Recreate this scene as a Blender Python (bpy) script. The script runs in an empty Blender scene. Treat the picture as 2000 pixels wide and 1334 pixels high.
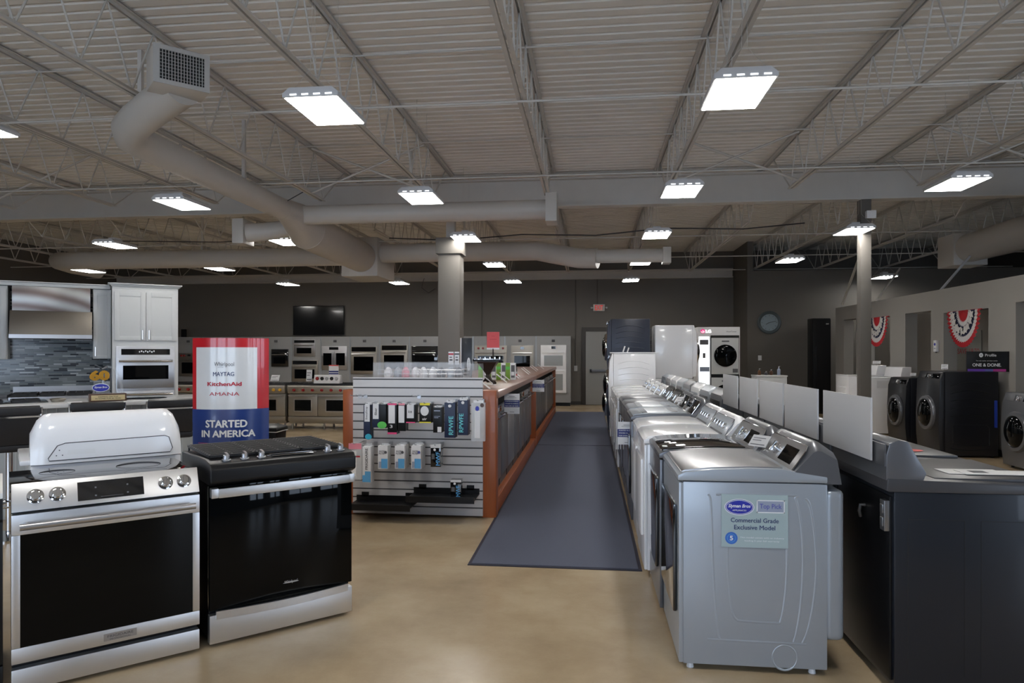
import bpy, bmesh, math, random
from mathutils import Matrix, Vector
random.seed(7)
PI = math.pi
SC = bpy.context.scene
COL = SC.collection
# ------------------------------------------------------------ camera
PSI = math.atan(152/1333.0)
cam = bpy.data.objects.new('camera', bpy.data.cameras.new('camera'))
COL.objects.link(cam)
cam.data.sensor_width = 36; cam.data.lens = 24; cam.data.shift_y = 0.0105
cam.data.clip_start = 0.05; cam.data.clip_end = 200
cam.location = (0, 0, 1.56); cam.rotation_euler = (PI/2, 0, PSI)
SC.camera = cam
# ------------------------------------------------------------ world: overcast daylight outside the shop front
LAMP = 34.0
SKY = 5.8
w = bpy.data.worlds.new('world'); SC.world = w; w.use_nodes = True
bg = w.node_tree.nodes['Background']
bg.inputs[0].default_value = (0.66, 0.80, 1.0, 1); bg.inputs[1].default_value = SKY
SC.view_settings.view_transform = 'Standard'; SC.view_settings.look = 'None'
SC.view_settings.exposure = 0.0; SC.view_settings.gamma = 1; SC.view_settings.use_curve_mapping = False
SC.cycles.max_bounces = 10; SC.cycles.diffuse_bounces = 5; SC.cycles.glossy_bounces = 5
SC.cycles.sample_clamp_indirect = 6; SC.cycles.use_denoising = True
SC.cycles.use_light_tree = True
def portal(x0, x1, y, z0, z1):
    l = bpy.data.lights.new('window_portal', 'AREA'); l.shape = 'RECTANGLE'; l.size = x1-x0; l.size_y = z1-z0
    l.cycles.is_portal = True
    o = bpy.data.objects.new('window_portal', l); COL.objects.link(o)
    o.location = ((x0+x1)/2, y, (z0+z1)/2); o.rotation_euler = (PI/2, 0, 0)   # faces +Y (into the shop)
    o.rotation_euler = (-PI/2, PI, 0)
WINS = [(-9.0, -6.2), (-5.6, -2.8), (-2.2, 0.6), (6.9, 8.5), (9.1, 10.7)]
for a, b in WINS: portal(a, b, -3.4, 0.5, 3.0)
RWIN = [(-3.0, -1.0), (-.4, 1.6), (2.2, 4.2)]
for a, b in RWIN:
    l = bpy.data.lights.new('window_portal', 'AREA'); l.shape = 'RECTANGLE'; l.size = 2.5; l.size_y = b-a; l.cycles.is_portal = True
    o = bpy.data.objects.new('window_portal', l); COL.objects.link(o); o.location = (11.0, (a+b)/2, 1.75); o.rotation_euler = (0, PI/2, 0)

# ------------------------------------------------------------ helpers
def ray(x, y):
    s, c = math.sin(PSI), math.cos(PSI); a = (x-1000)/1333.; u = (688-y)/1333.
    return (a*c-s, a*s+c, u)
def atY(x, y, Y):
    r = ray(x, y); t = Y/r[1]; return Vector((r[0]*t, Y, 1.56+r[2]*t))
def atX(x, y, X):
    r = ray(x, y); t = X/r[0]; return Vector((X, r[1]*t, 1.56+r[2]*t))

MATS = {}
def mat(name, col, rough=.5, metal=0., noise=0., scale=20., bump=0., coat=0., stretch=None, spec=None, alpha=None, trans=0., emit=None, col2=None):
    if name in MATS: return MATS[name]
    m = bpy.data.materials.new(name); m.use_nodes = True; MATS[name] = m
    nt = m.node_tree; b = nt.nodes['Principled BSDF']
    b.inputs['Base Color'].default_value = (*col, 1)
    b.inputs['Roughness'].default_value = rough; b.inputs['Metallic'].default_value = metal
    if coat: b.inputs['Coat Weight'].default_value = coat; b.inputs['Coat Roughness'].default_value = .05
    if spec is not None: b.inputs['Specular IOR Level'].default_value = spec
    if trans: b.inputs['Transmission Weight'].default_value = trans
    if alpha is not None: b.inputs['Alpha'].default_value = alpha
    if emit: b.inputs['Emission Color'].default_value = (*emit[0], 1); b.inputs['Emission Strength'].default_value = emit[1]
    tc = nt.nodes.new('ShaderNodeTexCoord'); mp = nt.nodes.new('ShaderNodeMapping')
    nt.links.new(tc.outputs['Object'], mp.inputs[0])
    if stretch: mp.inputs['Scale'].default_value = stretch
    n = nt.nodes.new('ShaderNodeTexNoise'); n.inputs['Scale'].default_value = scale; n.inputs['Detail'].default_value = 4
    nt.links.new(mp.outputs[0], n.inputs[0])
    if not noise: noise = .02
    if noise:
        mx = nt.nodes.new('ShaderNodeMix'); mx.data_type = 'RGBA'
        c2 = col2 or tuple(max(0, c*(1-noise)) for c in col); c1 = col if col2 else tuple(min(1, c*(1+noise)) for c in col)
        mx.inputs[6].default_value = (*c2, 1); mx.inputs[7].default_value = (*c1, 1)
        nt.links.new(n.outputs[0], mx.inputs[0]); nt.links.new(mx.outputs[2], b.inputs['Base Color'])
    if bump:
        bp = nt.nodes.new('ShaderNodeBump'); bp.inputs['Strength'].default_value = bump; bp.inputs['Distance'].default_value = .01
        nt.links.new(n.outputs[0], bp.inputs['Height']); nt.links.new(bp.outputs[0], b.inputs['Normal'])
    return m
M = dict(
 deck=mat('deck_paint', (.76,.73,.68), .7, noise=.05, scale=3),
 steel_paint=mat('steel_paint', (.55,.525,.49), .55, noise=.06, scale=5),
 duct=mat('duct_paint', (.52,.49,.45), .42, noise=.04, scale=4),
 dark_gap=mat('dark_gap', (.02,.02,.02), .9),
 wall=mat('wall_paint', (.115,.105,.093), .6, noise=.05, scale=2),
 wall_back=mat('back_wall_paint', (.145,.134,.118), .6, noise=.06, scale=1.5),
 wall_light=mat('partition_paint', (.285,.27,.25), .6, noise=.04, scale=2),
 column=mat('column_paint', (.165,.152,.135), .5, noise=.05, scale=3),
 ss=mat('stainless', (.50,.50,.52), .33, 1, noise=.05, scale=30, stretch=(1,1,25)),
 ssh=mat('stainless_brushed', (.70,.70,.71), .38, 1, noise=.05, scale=30, stretch=(.3,1,30)),
 ssw=mat('stainless_warm', (.40,.375,.335), .42, 1, noise=.06, scale=20, stretch=(.5,1,20)),
 hooddark=mat('hood_brushed_dark', (.20,.18,.155), .45, .9, noise=.05, scale=20, stretch=(.3,1,20)),
 towernavy=mat('navy_tower_enamel', (.022,.028,.05), .32, .1, noise=.04, scale=5),
 ssface=mat('grey_metal_face', (.30,.30,.31), .30, .8, noise=.04, scale=20),
 chrome=mat('chrome', (.75,.75,.76), .08, 1),
 sspaint=mat('silver_enamel', (.355,.39,.435), .34, .35, noise=.03, scale=6, coat=.2),
 slate=mat('slate_enamel', (.13,.135,.15), .32, .4, noise=.03, scale=6, coat=.2),
 dark_enamel=mat('dark_enamel', (.011,.014,.021), .36, .1, noise=.05, scale=5, coat=.15),
 dark_top=mat('dark_top_enamel', (.06,.06,.066), .36, .2, noise=.05, scale=5),
 navyblack=mat('navy_black_enamel', (.008,.009,.013), .34, .0, noise=.05, scale=5, coat=.1),
 black=mat('black_plastic', (.006,.006,.007), .35, spec=.3, noise=.1, scale=10),
 black_gloss=mat('black_gloss', (.006,.006,.007), .06, coat=1, noise=.1),
 blackglass=mat('black_oven_glass', (.0015,.002,.0025), .03, spec=.2),
 iron=mat('cast_iron', (.014,.014,.016), .5, noise=.2, scale=60, bump=.1),
 leather=mat('black_leather', (.010,.010,.012), .42, noise=.2, scale=40, bump=.1),
 white=mat('white_enamel', (.86,.86,.88), .2, coat=.5, noise=.02, scale=4),
 whitep=mat('white_plastic', (.78,.78,.79), .4, noise=.02, scale=5),
 cab=mat('white_cabinet_paint', (.56,.57,.57), .38, noise=.03, scale=3),
 quartz=mat('white_quartz', (.62,.62,.62), .15, noise=.1, scale=9),
 bead=mat('beadboard_paint', (.42,.44,.44), .45, noise=.03, scale=3),
 greypanel=mat('grey_display_laminate', (.30,.305,.31), .45, noise=.04, scale=4),
 slat=mat('slatwall_grey', (.56,.55,.56), .42, noise=.04, scale=4),
 groove=mat('slatwall_groove', (.06,.06,.065), .6),
 orange=mat('cherry_wood_laminate', (.31,.078,.020), .36, noise=.15, scale=6, stretch=(6,6,.6), coat=.15),
 ctop=mat('cherry_counter', (.24,.115,.08), .32, noise=.15, scale=5, stretch=(3,.5,3), coat=.2),
 mat_=mat('blue_grey_carpet', (.078,.087,.125), .95, noise=.12, scale=220, bump=.35),
 matb=mat('mat_rubber_edge', (.016,.014,.03), .7),
 board=mat('grey_white_board', (.47,.47,.48), .55, noise=.02, scale=2),
 card=mat('white_card', (.70,.70,.72), .5), cardblue=mat('card_navy', (.02,.03,.17), .45), ink=mat('ink_grey', (.09,.09,.10), .6),
 red=mat('poster_red', (.50,.012,.02), .28, coat=.6), wht=mat('poster_white', (.66,.67,.68), .25, coat=.6), blue=mat('poster_blue', (.018,.045,.20), .25, coat=.6),
 redtext=mat('ink_red', (.45,.01,.03), .5), navyt=mat('ink_navy', (.02,.035,.12), .5), wtext=mat('ink_white', (.72,.74,.76), .5), blkt=mat('ink_black', (.02,.02,.02), .5),
 logo=mat('logo_blue', (.02,.03,.35), .4), sticker=mat('pale_blue_sticker', (.34,.43,.45), .4), purpt=mat('ink_violet', (.10,.11,.38), .5), stickbox=mat('sticker_panel', (.28,.32,.42), .5), medal=mat('medal_blue', (.04,.14,.50), .4),
 gold=mat('gold', (.85,.50,.06), .35, .3), brass=mat('brass_plate', (.62,.50,.28), .35, .4), walnut=mat('walnut', (.07,.03,.015), .35, noise=.3, scale=12, stretch=(1,8,8)),
 acrylic=mat('clear_acrylic', (.75,.77,.80), .05, alpha=.12, spec=.8), plasticbag=mat('clear_film', (.8,.82,.85), .2, alpha=.35),
 green=mat('green_box', (.16,.30,.03), .5), lime=mat('lime_drop', (.10,.50,.08), .35), aqua=mat('aqua_drop', (.03,.38,.55), .35), pink=mat('pink_print', (.70,.06,.20), .4), pinkl=mat('light_pink_print', (.75,.25,.32), .4), yellow=mat('yellow_print', (.70,.62,.03), .4), navy=mat('navy_box', (.006,.014,.05), .4), cyant=mat('cyan_print', (.15,.60,.66), .5), skyb=mat('sky_print', (.10,.35,.65), .45), brownb=mat('dark_brown_metal', (.03,.018,.014), .4, .3),
 redsign=mat('red_sign', (.62,.05,.05), .4), wire=mat('steel_wire', (.45,.45,.46), .3, .9), cable=mat('black_cable', (.02,.02,.02), .6),
 knobred=mat('red_knob', (.28,.012,.015), .3), door=mat('grey_door_paint', (.27,.27,.265), .45, noise=.03, scale=3), doorf=mat('dark_door_frame', (.045,.04,.036), .5),
 clockf=mat('clock_frame_teal', (.06,.08,.09), .4), clockface=mat('clock_face', (.22,.28,.32), .5),
 lit=mat('lit_panel', (.8,.8,.8), .5, emit=((.92,.96,1), 1.6)), exitw=mat('exit_panel', (.55,.52,.50), .5), exitr=mat('exit_red', (.6,.03,.03), .5, emit=((1,.08,.06), .35)), lglogo=mat('lg_magenta', (.6,.03,.2), .4, emit=((1,.08,.35), .5)), lgwhite=mat('lg_white', (.9,.9,.9), .4, emit=((1,1,1), 1.2)),
 lamp=mat('lamp_diffuser', (.9,.9,.9), .5, emit=((1.0,.975,.93), LAMP)), ventglow=mat('lamp_slot', (.9,.9,.9), .5, emit=((.93,.95,1.0), 1.5)),
 lampbody=mat('lamp_body', (.55,.55,.56), .4, noise=.02), grille=mat('duct_grille', (.42,.41,.39), .5),
 scr=mat('tv_screen', (.005,.005,.006), .12, coat=.6), magenta=mat('magenta_strip', (.40,.03,.25), .4), violet=mat('violet_strip', (.14,.05,.40), .4), bluel=mat('blue_detail', (.02,.06,.45), .4),
 paper=mat('white_paper', (.66,.66,.66), .6), buntr=mat('bunting_red', (.42,.012,.02), .8), buntw=mat('bunting_white', (.62,.60,.58), .8), buntn=mat('bunting_navy', (.015,.02,.06), .8), poster=mat('pale_poster', (.30,.31,.29), .6, noise=.1, scale=4), ovenglassw=mat('white_oven_glass', (.30,.31,.31), .12, coat=.5), cream=mat('ivory_cord', (.5,.48,.44), .5), soap=mat('soap_amber', (.12,.06,.03), .15),
)
def special():
    # polished, stained concrete floor
    m = bpy.data.materials.new('polished_concrete'); m.use_nodes = True; nt = m.node_tree; b = nt.nodes['Principled BSDF']
    tc = nt.nodes.new('ShaderNodeTexCoord')
    def noise(s, d=6, r=.6):
        n = nt.nodes.new('ShaderNodeTexNoise'); n.inputs['Scale'].default_value = s; n.inputs['Detail'].default_value = d; n.inputs['Roughness'].default_value = r
        nt.links.new(tc.outputs['Object'], n.inputs[0]); return n
    a = noise(1.6, 6, .6); c = nt.nodes.new('ShaderNodeValToRGB'); nt.links.new(a.outputs[0], c.inputs[0])
    e = c.color_ramp.elements; e[0].position = .30; e[0].color = (.31,.225,.135,1); e[1].position = .72; e[1].color = (.47,.375,.25,1)
    e2 = c.color_ramp.elements.new(.5); e2.color = (.39,.295,.185,1)
    f = noise(60, 3, .8); g = nt.nodes.new('ShaderNodeMix'); g.data_type = 'RGBA'; g.blend_type = 'MULTIPLY'; g.inputs[0].default_value = .10
    nt.links.new(c.outputs[0], g.inputs[6]); nt.links.new(f.outputs[0], g.inputs[7]); 
    br = nt.nodes.new('ShaderNodeBrightContrast'); br.inputs[1].default_value = .06; nt.links.new(g.outputs[2], br.inputs[0])
    nt.links.new(g.outputs[2], b.inputs['Base Color'])
    r = nt.nodes.new('ShaderNodeMapRange'); r.inputs[3].default_value = .25; r.inputs[4].default_value = .29; b.inputs['Roughness'].default_value = .26
    M['floor'] = m
    # mosaic backsplash: thin staggered glass and stone strips
    m = bpy.data.materials.new('mosaic_backsplash'); m.use_nodes = True; nt = m.node_tree; b = nt.nodes['Principled BSDF']
    tc = nt.nodes.new('ShaderNodeTexCoord'); sp = nt.nodes.new('ShaderNodeSeparateXYZ'); cb = nt.nodes.new('ShaderNodeCombineXYZ')
    nt.links.new(tc.outputs['Object'], sp.inputs[0]); nt.links.new(sp.outputs[0], cb.inputs[0]); nt.links.new(sp.outputs[2], cb.inputs[1])
    bk = nt.nodes.new('ShaderNodeTexBrick'); nt.links.new(cb.outputs[0], bk.inputs[0])
    bk.inputs['Color1'].default_value = (0,0,0,1); bk.inputs['Color2'].default_value = (1,1,1,1); bk.inputs['Mortar'].default_value = (.45,.45,.45,1)
    bk.inputs['Scale'].default_value = 1; bk.inputs['Mortar Size'].default_value = .0015; bk.inputs['Brick Width'].default_value = .16; bk.inputs['Row Height'].default_value = .022; bk.offset = .37; bk.squash = .6; bk.squash_frequency = 3
    cr = nt.nodes.new('ShaderNodeValToRGB'); cr.color_ramp.interpolation = 'CONSTANT'; nt.links.new(bk.outputs[0], cr.inputs[0])
    el = cr.color_ramp.elements; el[0].position = 0; el[0].color = (.025,.03,.04,1); el[1].position = .22; el[1].color = (.17,.19,.20,1)
    for p, q in ((.5,(.23,.25,.26,1)), (.72,(.12,.145,.165,1)), (.86,(.45,.48,.50,1))):
        x = el.new(p); x.color = q
    nt.links.new(cr.outputs[0], b.inputs['Base Color']); b.inputs['Roughness'].default_value = .15
    M['mosaic'] = m
    # blanket-stitched back of hood: hand-swirled stainless
    m = bpy.data.materials.new('swirled_stainless'); m.use_nodes = True; nt = m.node_tree; b = nt.nodes['Principled BSDF']
    tc = nt.nodes.new('ShaderNodeTexCoord'); wv = nt.nodes.new('ShaderNodeTexWave'); wv.wave_type = 'RINGS'; wv.rings_direction = 'Y'; wv.inputs['Scale'].default_value = 1.6; wv.inputs['Distortion'].default_value = 1.2; wv.inputs['Detail Scale'].default_value = 1.5
    nt.links.new(tc.outputs['Object'], wv.inputs[0]); cr = nt.nodes.new('ShaderNodeValToRGB'); nt.links.new(wv.outputs[0], cr.inputs[0])
    cr.color_ramp.elements[0].color = (.17,.13,.12,1); cr.color_ramp.elements[1].color = (.42,.42,.41,1)
    nt.links.new(cr.outputs[0], b.inputs['Base Color']); b.inputs['Metallic'].default_value = .7; b.inputs['Roughness'].default_value = .35
    M['swirl'] = m
special()

_tc = {}
def textgeo(s, bold=0., shear=0.):
    k = (s, bold, shear)
    if k in _tc: return _tc[k]
    cu = bpy.data.curves.new('lettering', 'FONT'); cu.body = s; cu.size = 1; cu.shear = shear; cu.align_x = 'CENTER'; cu.resolution_u = 3; cu.extrude = .0
    o = bpy.data.objects.new('lettering', cu); COL.objects.link(o)
    me = bpy.data.meshes.new_from_object(o.evaluated_get(bpy.context.evaluated_depsgraph_get()))
    v = [tuple(p.co) for p in me.vertices]; f = [tuple(p.vertices) for p in me.polygons]
    bpy.data.objects.remove(o); bpy.data.curves.remove(cu); bpy.data.meshes.remove(me)
    if v:
        x0 = min(p[0] for p in v); x1 = max(p[0] for p in v); y0 = min(p[1] for p in v); y1 = max(p[1] for p in v)
        if bold > .004:      # heavier strokes: overlaid copies, a hair apart
            n0 = len(v); vv, ff = [], []
            for k, (dx, dy) in enumerate(((0,0), (1,0), (-1,0), (0,1), (0,-1))):
                vv += [(p[0]+dx*bold*1.3, p[1]+dy*bold*1.0, k*.00006) for p in v]; ff += [tuple(i+k*n0 for i in q) for q in f]
            v, f = vv, ff; x0 -= bold*1.3; x1 += bold*1.3; y0 -= bold; y1 += bold
        v = [((p[0]-(x0+x1)/2)/(x1-x0), (p[1]-(y0+y1)/2)/(y1-y0), p[2]) for p in v]
    _tc[k] = (v, f); return _tc[k]

# plane frames for prints; (u right, v up, n out)
def frame(o, u, v):
    u = Vector(u).normalized(); v = Vector(v).normalized(); n = u.cross(v)
    m = Matrix.Identity(4)
    for i in range(3): m[i][0] = u[i]; m[i][1] = v[i]; m[i][2] = n[i]; m[i][3] = o[i]
    return m

class MB:
    def __init__(s): s.v = []; s.f = []; s.m = []
    def add(s, v, f, X=None, mi=0):
        b = len(s.v)
        for p in v: s.v.append(tuple(X @ Vector(p)) if X is not None else tuple(p))
        for q in f: s.f.append(tuple(b+i for i in q)); s.m.append(mi)
        return s
    def box(s, x0, x1, y0, y1, z0, z1, mi=0, X=None):
        v = [(x,y,z) for x in (x0,x1) for y in (y0,y1) for z in (z0,z1)]
        return s.add(v, [(0,1,3,2),(4,6,7,5),(0,4,5,1),(2,3,7,6),(0,2,6,4),(1,5,7,3)], X, mi)
    def prism(s, pts, axis, a, b, mi=0, X=None):
        # pts 2D in the two remaining axes (in xyz order), extruded a..b along axis
        n = len(pts)
        def P(p, t):
            return (t, p[0], p[1]) if axis == 0 else (p[0], t, p[1]) if axis == 1 else (p[0], p[1], t)
        v = [P(p, a) for p in pts] + [P(p, b) for p in pts]
        area = sum(pts[i][0]*pts[(i+1) % n][1]-pts[(i+1) % n][0]*pts[i][1] for i in range(n))
        flip = (area > 0) ^ (axis == 1) ^ (b < a)
        f = [tuple(range(n))[::-1] if flip else tuple(range(n)), tuple(range(n, 2*n)) if flip else tuple(range(n, 2*n))[::-1]]
        for i in range(n):
            j = (i+1) % n; q = (i, j, n+j, n+i); f.append(q if flip else q[::-1])
        return s.add(v, f, X, mi)
    def cyl(s, p0, p1, r, n=16, r2=None, mi=0, X=None, cap=True):
        p0 = Vector(p0); p1 = Vector(p1); d = (p1-p0).normalized(); r2 = r if r2 is None else r2
        u = d.orthogonal().normalized(); w_ = d.cross(u)
        v = [p0+(u*math.cos(2*PI*i/n)+w_*math.sin(2*PI*i/n))*r for i in range(n)] + [p1+(u*math.cos(2*PI*i/n)+w_*math.sin(2*PI*i/n))*r2 for i in range(n)]
        f = [(i, (i+1) % n, n+(i+1) % n, n+i) for i in range(n)]
        if cap: f += [tuple(range(n))[::-1], tuple(range(n, 2*n))]
        return s.add(v, f, X, mi)
    def tube(s, pts, r, n=8, mi=0, X=None, closed=False):
        pts = [Vector(p) for p in pts]; N = len(pts); rs = r if isinstance(r, (list, tuple)) else [r]*N
        v = []; ref = None
        for i, p in enumerate(pts):
            a = pts[(i-1) % N] if (i or closed) else p; b = pts[(i+1) % N] if (i < N-1 or closed) else p
            d = (b-a).normalized()
            if ref is None: ref = d.orthogonal().normalized()
            ref = (ref - d*ref.dot(d)).normalized(); w_ = d.cross(ref)
            v += [p+(ref*math.cos(2*PI*k/n)+w_*math.sin(2*PI*k/n))*rs[i] for k in range(n)]
        f = [(i*n+k, i*n+(k+1) % n, (i+1)*n+(k+1) % n, (i+1)*n+k) for i in range(N-1) for k in range(n)]
        if closed: f += [((N-1)*n+k, (N-1)*n+(k+1) % n, (k+1) % n, k) for k in range(n)]
        else: f += [tuple(range(n))[::-1], tuple(range((N-1)*n, N*n))]
        return s.add(v, f, X, mi)
    def rings(s, prof, c, axis=(0,0,1), n=24, mi=0, X=None):
        # lathe: prof = [(radius, height)...] about axis through c
        c = Vector(c); d = Vector(axis).normalized(); u = d.orthogonal().normalized(); w_ = d.cross(u)
        v = []
        for r, h in prof: v += [c+d*h+(u*math.cos(2*PI*k/n)+w_*math.sin(2*PI*k/n))*max(r, 1e-5) for k in range(n)]
        N = len(prof)
        f = [(i*n+k, i*n+(k+1) % n, (i+1)*n+(k+1) % n, (i+1)*n+k) for i in range(N-1) for k in range(n)]
        f += [tuple(range(n))[::-1], tuple(range((N-1)*n, N*n))]
        return s.add(v, f, X, mi)
    def quad(s, F, x0, x1, y0, y1, off=.001, mi=0):
        return s.add([(x0,y0,off),(x1,y0,off),(x1,y1,off),(x0,y1,off)], [(0,1,2,3)], F, mi)
    def ell(s, F, cx, cy, rx, ry, off=.001, mi=0, n=32):
        return s.add([(cx+rx*math.cos(2*PI*k/n), cy+ry*math.sin(2*PI*k/n), off) for k in range(n)], [tuple(range(n))], F, mi)
    def text(s, F, t, cx, cy, w_, h, off=.002, mi=0, bold=.0, shear=0., rot=0.):
        v, f = textgeo(t, bold, shear); cr, sr = math.cos(rot), math.sin(rot)
        vv = [(cx+p[0]*w_*cr-p[1]*h*sr, cy+p[0]*w_*sr+p[1]*h*cr, off+p[2]) for p in v]
        return s.add(vv, f, F, mi)
    def build(s, name, mats, parent=None, bevel=0., seg=2, sharp=32, smooth=True):
        me = bpy.data.meshes.new(name); me.from_pydata(s.v, [], s.f)
        mats = mats if isinstance(mats, (list, tuple)) else [mats]
        for m_ in mats: me.materials.append(M[m_] if isinstance(m_, str) else m_)
        me.polygons.foreach_set('material_index', s.m)
        if bevel:
            bm = bmesh.new(); bm.from_mesh(me)
            es = [e for e in bm.edges if len(e.link_faces) == 2 and e.calc_face_angle(0) > .5]
            bmesh.ops.bevel(bm, geom=es, offset=bevel, segments=seg, affect='EDGES', profile=.6, clamp_overlap=True)
            bm.to_mesh(me); bm.free()
        if smooth:
            me.polygons.foreach_set('use_smooth', [True]*len(me.polygons)); me.set_sharp_from_angle(angle=math.radians(sharp))
        me.update()
        o = bpy.data.objects.new(name, me); COL.objects.link(o)
        if parent is not None: o.parent = parent
        return o
def tag(o, label=None, cat=None, group=None, kind=None):
    if label: o['label'] = label
    if cat: o['category'] = cat
    if group: o['group'] = group
    if kind: o['kind'] = kind
    return o
def thing(name, label, cat, loc=(0,0,0), rz=0., group=None):
    o = bpy.data.objects.new(name, None); COL.objects.link(o); o.empty_display_size = .1
    o.location = loc; o.rotation_euler = (0, 0, rz); return tag(o, label, cat, group)
def copytree(o, parent=None):
    c = o.copy(); COL.objects.link(c)
    if parent is not None: c.parent = parent
    for ch in [x for x in bpy.data.objects if x.parent == o]: copytree(ch, c)
    return c
def copything(o, loc, label, rz=None):
    c = copytree(o); c.location = loc; c['label'] = label
    if rz is not None: c.rotation_euler = (0, 0, rz)
    return c
def struct(mb, name, mats, **k): return tag(mb.build(name, mats, **k), kind='structure')
ORD = 'first second third fourth fifth sixth seventh eighth ninth tenth eleventh twelfth thirteenth fourteenth fifteenth sixteenth seventeenth eighteenth nineteenth'.split()
FRONT = lambda x=0, y=0, z=0: frame((x, y, z), (1,0,0), (0,0,1))     # faces -Y

# ============================================================ THE ROOM
struct(MB().box(-15.2, 11, -3.6, 20.6, -.1, 0), 'floor', 'floor')
# corrugated roof deck: ribs run across the shop (along X)
mb = MB(); prof = []; y = -3.5
while y < 20.6:
    prof += [(y, 4.50), (y+.100, 4.50), (y+.112, 4.532), (y+.140, 4.532)]; y += .152
n = len(prof); v = [(-15.2, p[0], p[1]) for p in prof]+[(11, p[0], p[1]) for p in prof]
mb.add(v, [(i, n+i, n+i+1, i+1) for i in range(n-1)])
mb.box(-15.2, 11, -3.5, 20.6, 4.56, 4.6)
struct(mb, 'ceiling', 'deck', smooth=False)
struct(MB().box(-15.2, 4.2, 20.45, 20.6, 0, 4.55), 'wall_back', 'wall_back')
mb = MB(); mb.box(4.15, 4.3, 18.7, 20.45, 0, 4.55); struct(mb, 'wall_return', 'wall')
mb = MB(); mb.box(4.3, 11, 18.7, 18.85, 0, 3.72); mb.box(4.3, 11, 20.4, 20.5, 0, 4.55); struct(mb, 'wall_far', ['wall'])
struct(MB().box(-15.35, -15.2, -3.6, 20.6, 0, 4.55), 'wall_left', 'wall')
mb = MB(); ys = [-3.6]+[q for p in RWIN for q in p]+[20.6]
for i in range(0, len(ys), 2): mb.box(11, 11.15, ys[i], ys[i+1], 0, 4.55)
for a, b in RWIN: mb.box(11, 11.15, a, b, 0, .5).box(11, 11.15, a, b, 3.0, 4.55)
struct(mb, 'wall_right', 'wall')
for k, (a, b) in enumerate(RWIN):
    mb = MB(); c = (a+b)/2
    for y0 in (a, c-.03, b-.06): mb.box(11.04, 11.1, y0, y0+.06, .5, 3.0)
    for z0 in (.5, 2.94): mb.box(11.04, 11.1, a, b, z0, z0+.06)
    struct(mb, 'window_%d' % (k+6), 'doorf')
# shop front behind the camera, with five window bays
mb = MB(); xs = [-15.2]+[q for p in WINS for q in p]+[11]
for i in range(0, len(xs), 2): mb.box(xs[i], xs[i+1], -3.6, -3.4, 0, 4.55)
for a, b in WINS: mb.box(a, b, -3.6, -3.4, 0, .5); mb.box(a, b, -3.6, -3.4, 3.0, 4.55)
struct(mb, 'wall_front', 'wall')
for k, (a, b) in enumerate(WINS):
    mb = MB(); c = (a+b)/2
    for x0, x1 in ((a, a+.06), (c-.03, c+.03), (b-.06, b)): mb.box(x0, x1, -3.55, -3.45, .5, 3.0)
    for z0 in (.5, 2.2, 2.94): mb.box(a, b, -3.55, -3.45, z0, z0+.06)
    struct(mb, 'window_%d' % (k+1), 'doorf')
# right-hand partition with tall openings
OPEN = [(8.4, 10.6, 2.28), (11.28, 12.62, 2.24), (13.06, 14.07, 2.31), (14.75, 16.06, 2.30), (16.54, 17.3, 2.34)]
mb = MB(); ys = [5.0]+[q for p in OPEN for q in p[:2]]+[17.86]
for i in range(0, len(ys), 2): mb.box(6.1, 6.32, ys[i], ys[i+1], 0, 2.66)
for a, b, z in OPEN: mb.box(6.1, 6.32, a, b, z, 2.66)
struct(mb, 'wall_partition', 'wall_light')
struct(MB().box(7.25, 7.4, 5, 18.6, 0, 2.66), 'wall_behind_partition', 'wall_light')
# door 1 with frame, at the back
dr = MB(); dr.box(-.23, .98, 20.36, 20.46, 0, 2.30)
fr = struct(dr, 'door_1', 'doorf', bevel=.004)
lf = MB(); lf.box(-.12, .90, 20.31, 20.36, .01, 2.17); leaf = lf.build('door_leaf', 'door', fr, bevel=.004)
pb = MB(); pb.box(.0, .78, 20.25, 20.28, .98, 1.05); pb.box(.0, .06, 20.25, 20.33, .96, 1.07); pb.box(.72, .78, 20.25, 20.33, .96, 1.07); pb.build('push_bar', 'slate', leaf, bevel=.004)
struct(MB().box(-.6, -.24, 20.4, 20.45, 0, .1).box(.99, 4.15, 20.4, 20.45, 0, .1), 'baseboard_back', 'doorf')
struct(MB().box(6.09, 6.1, 5.0, 8.4, 0, .1).box(6.09, 6.1, 10.6, 11.28, 0, .1).box(6.09, 6.1, 12.62, 13.06, 0, .1), 'baseboard_partition', 'doorf')

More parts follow.
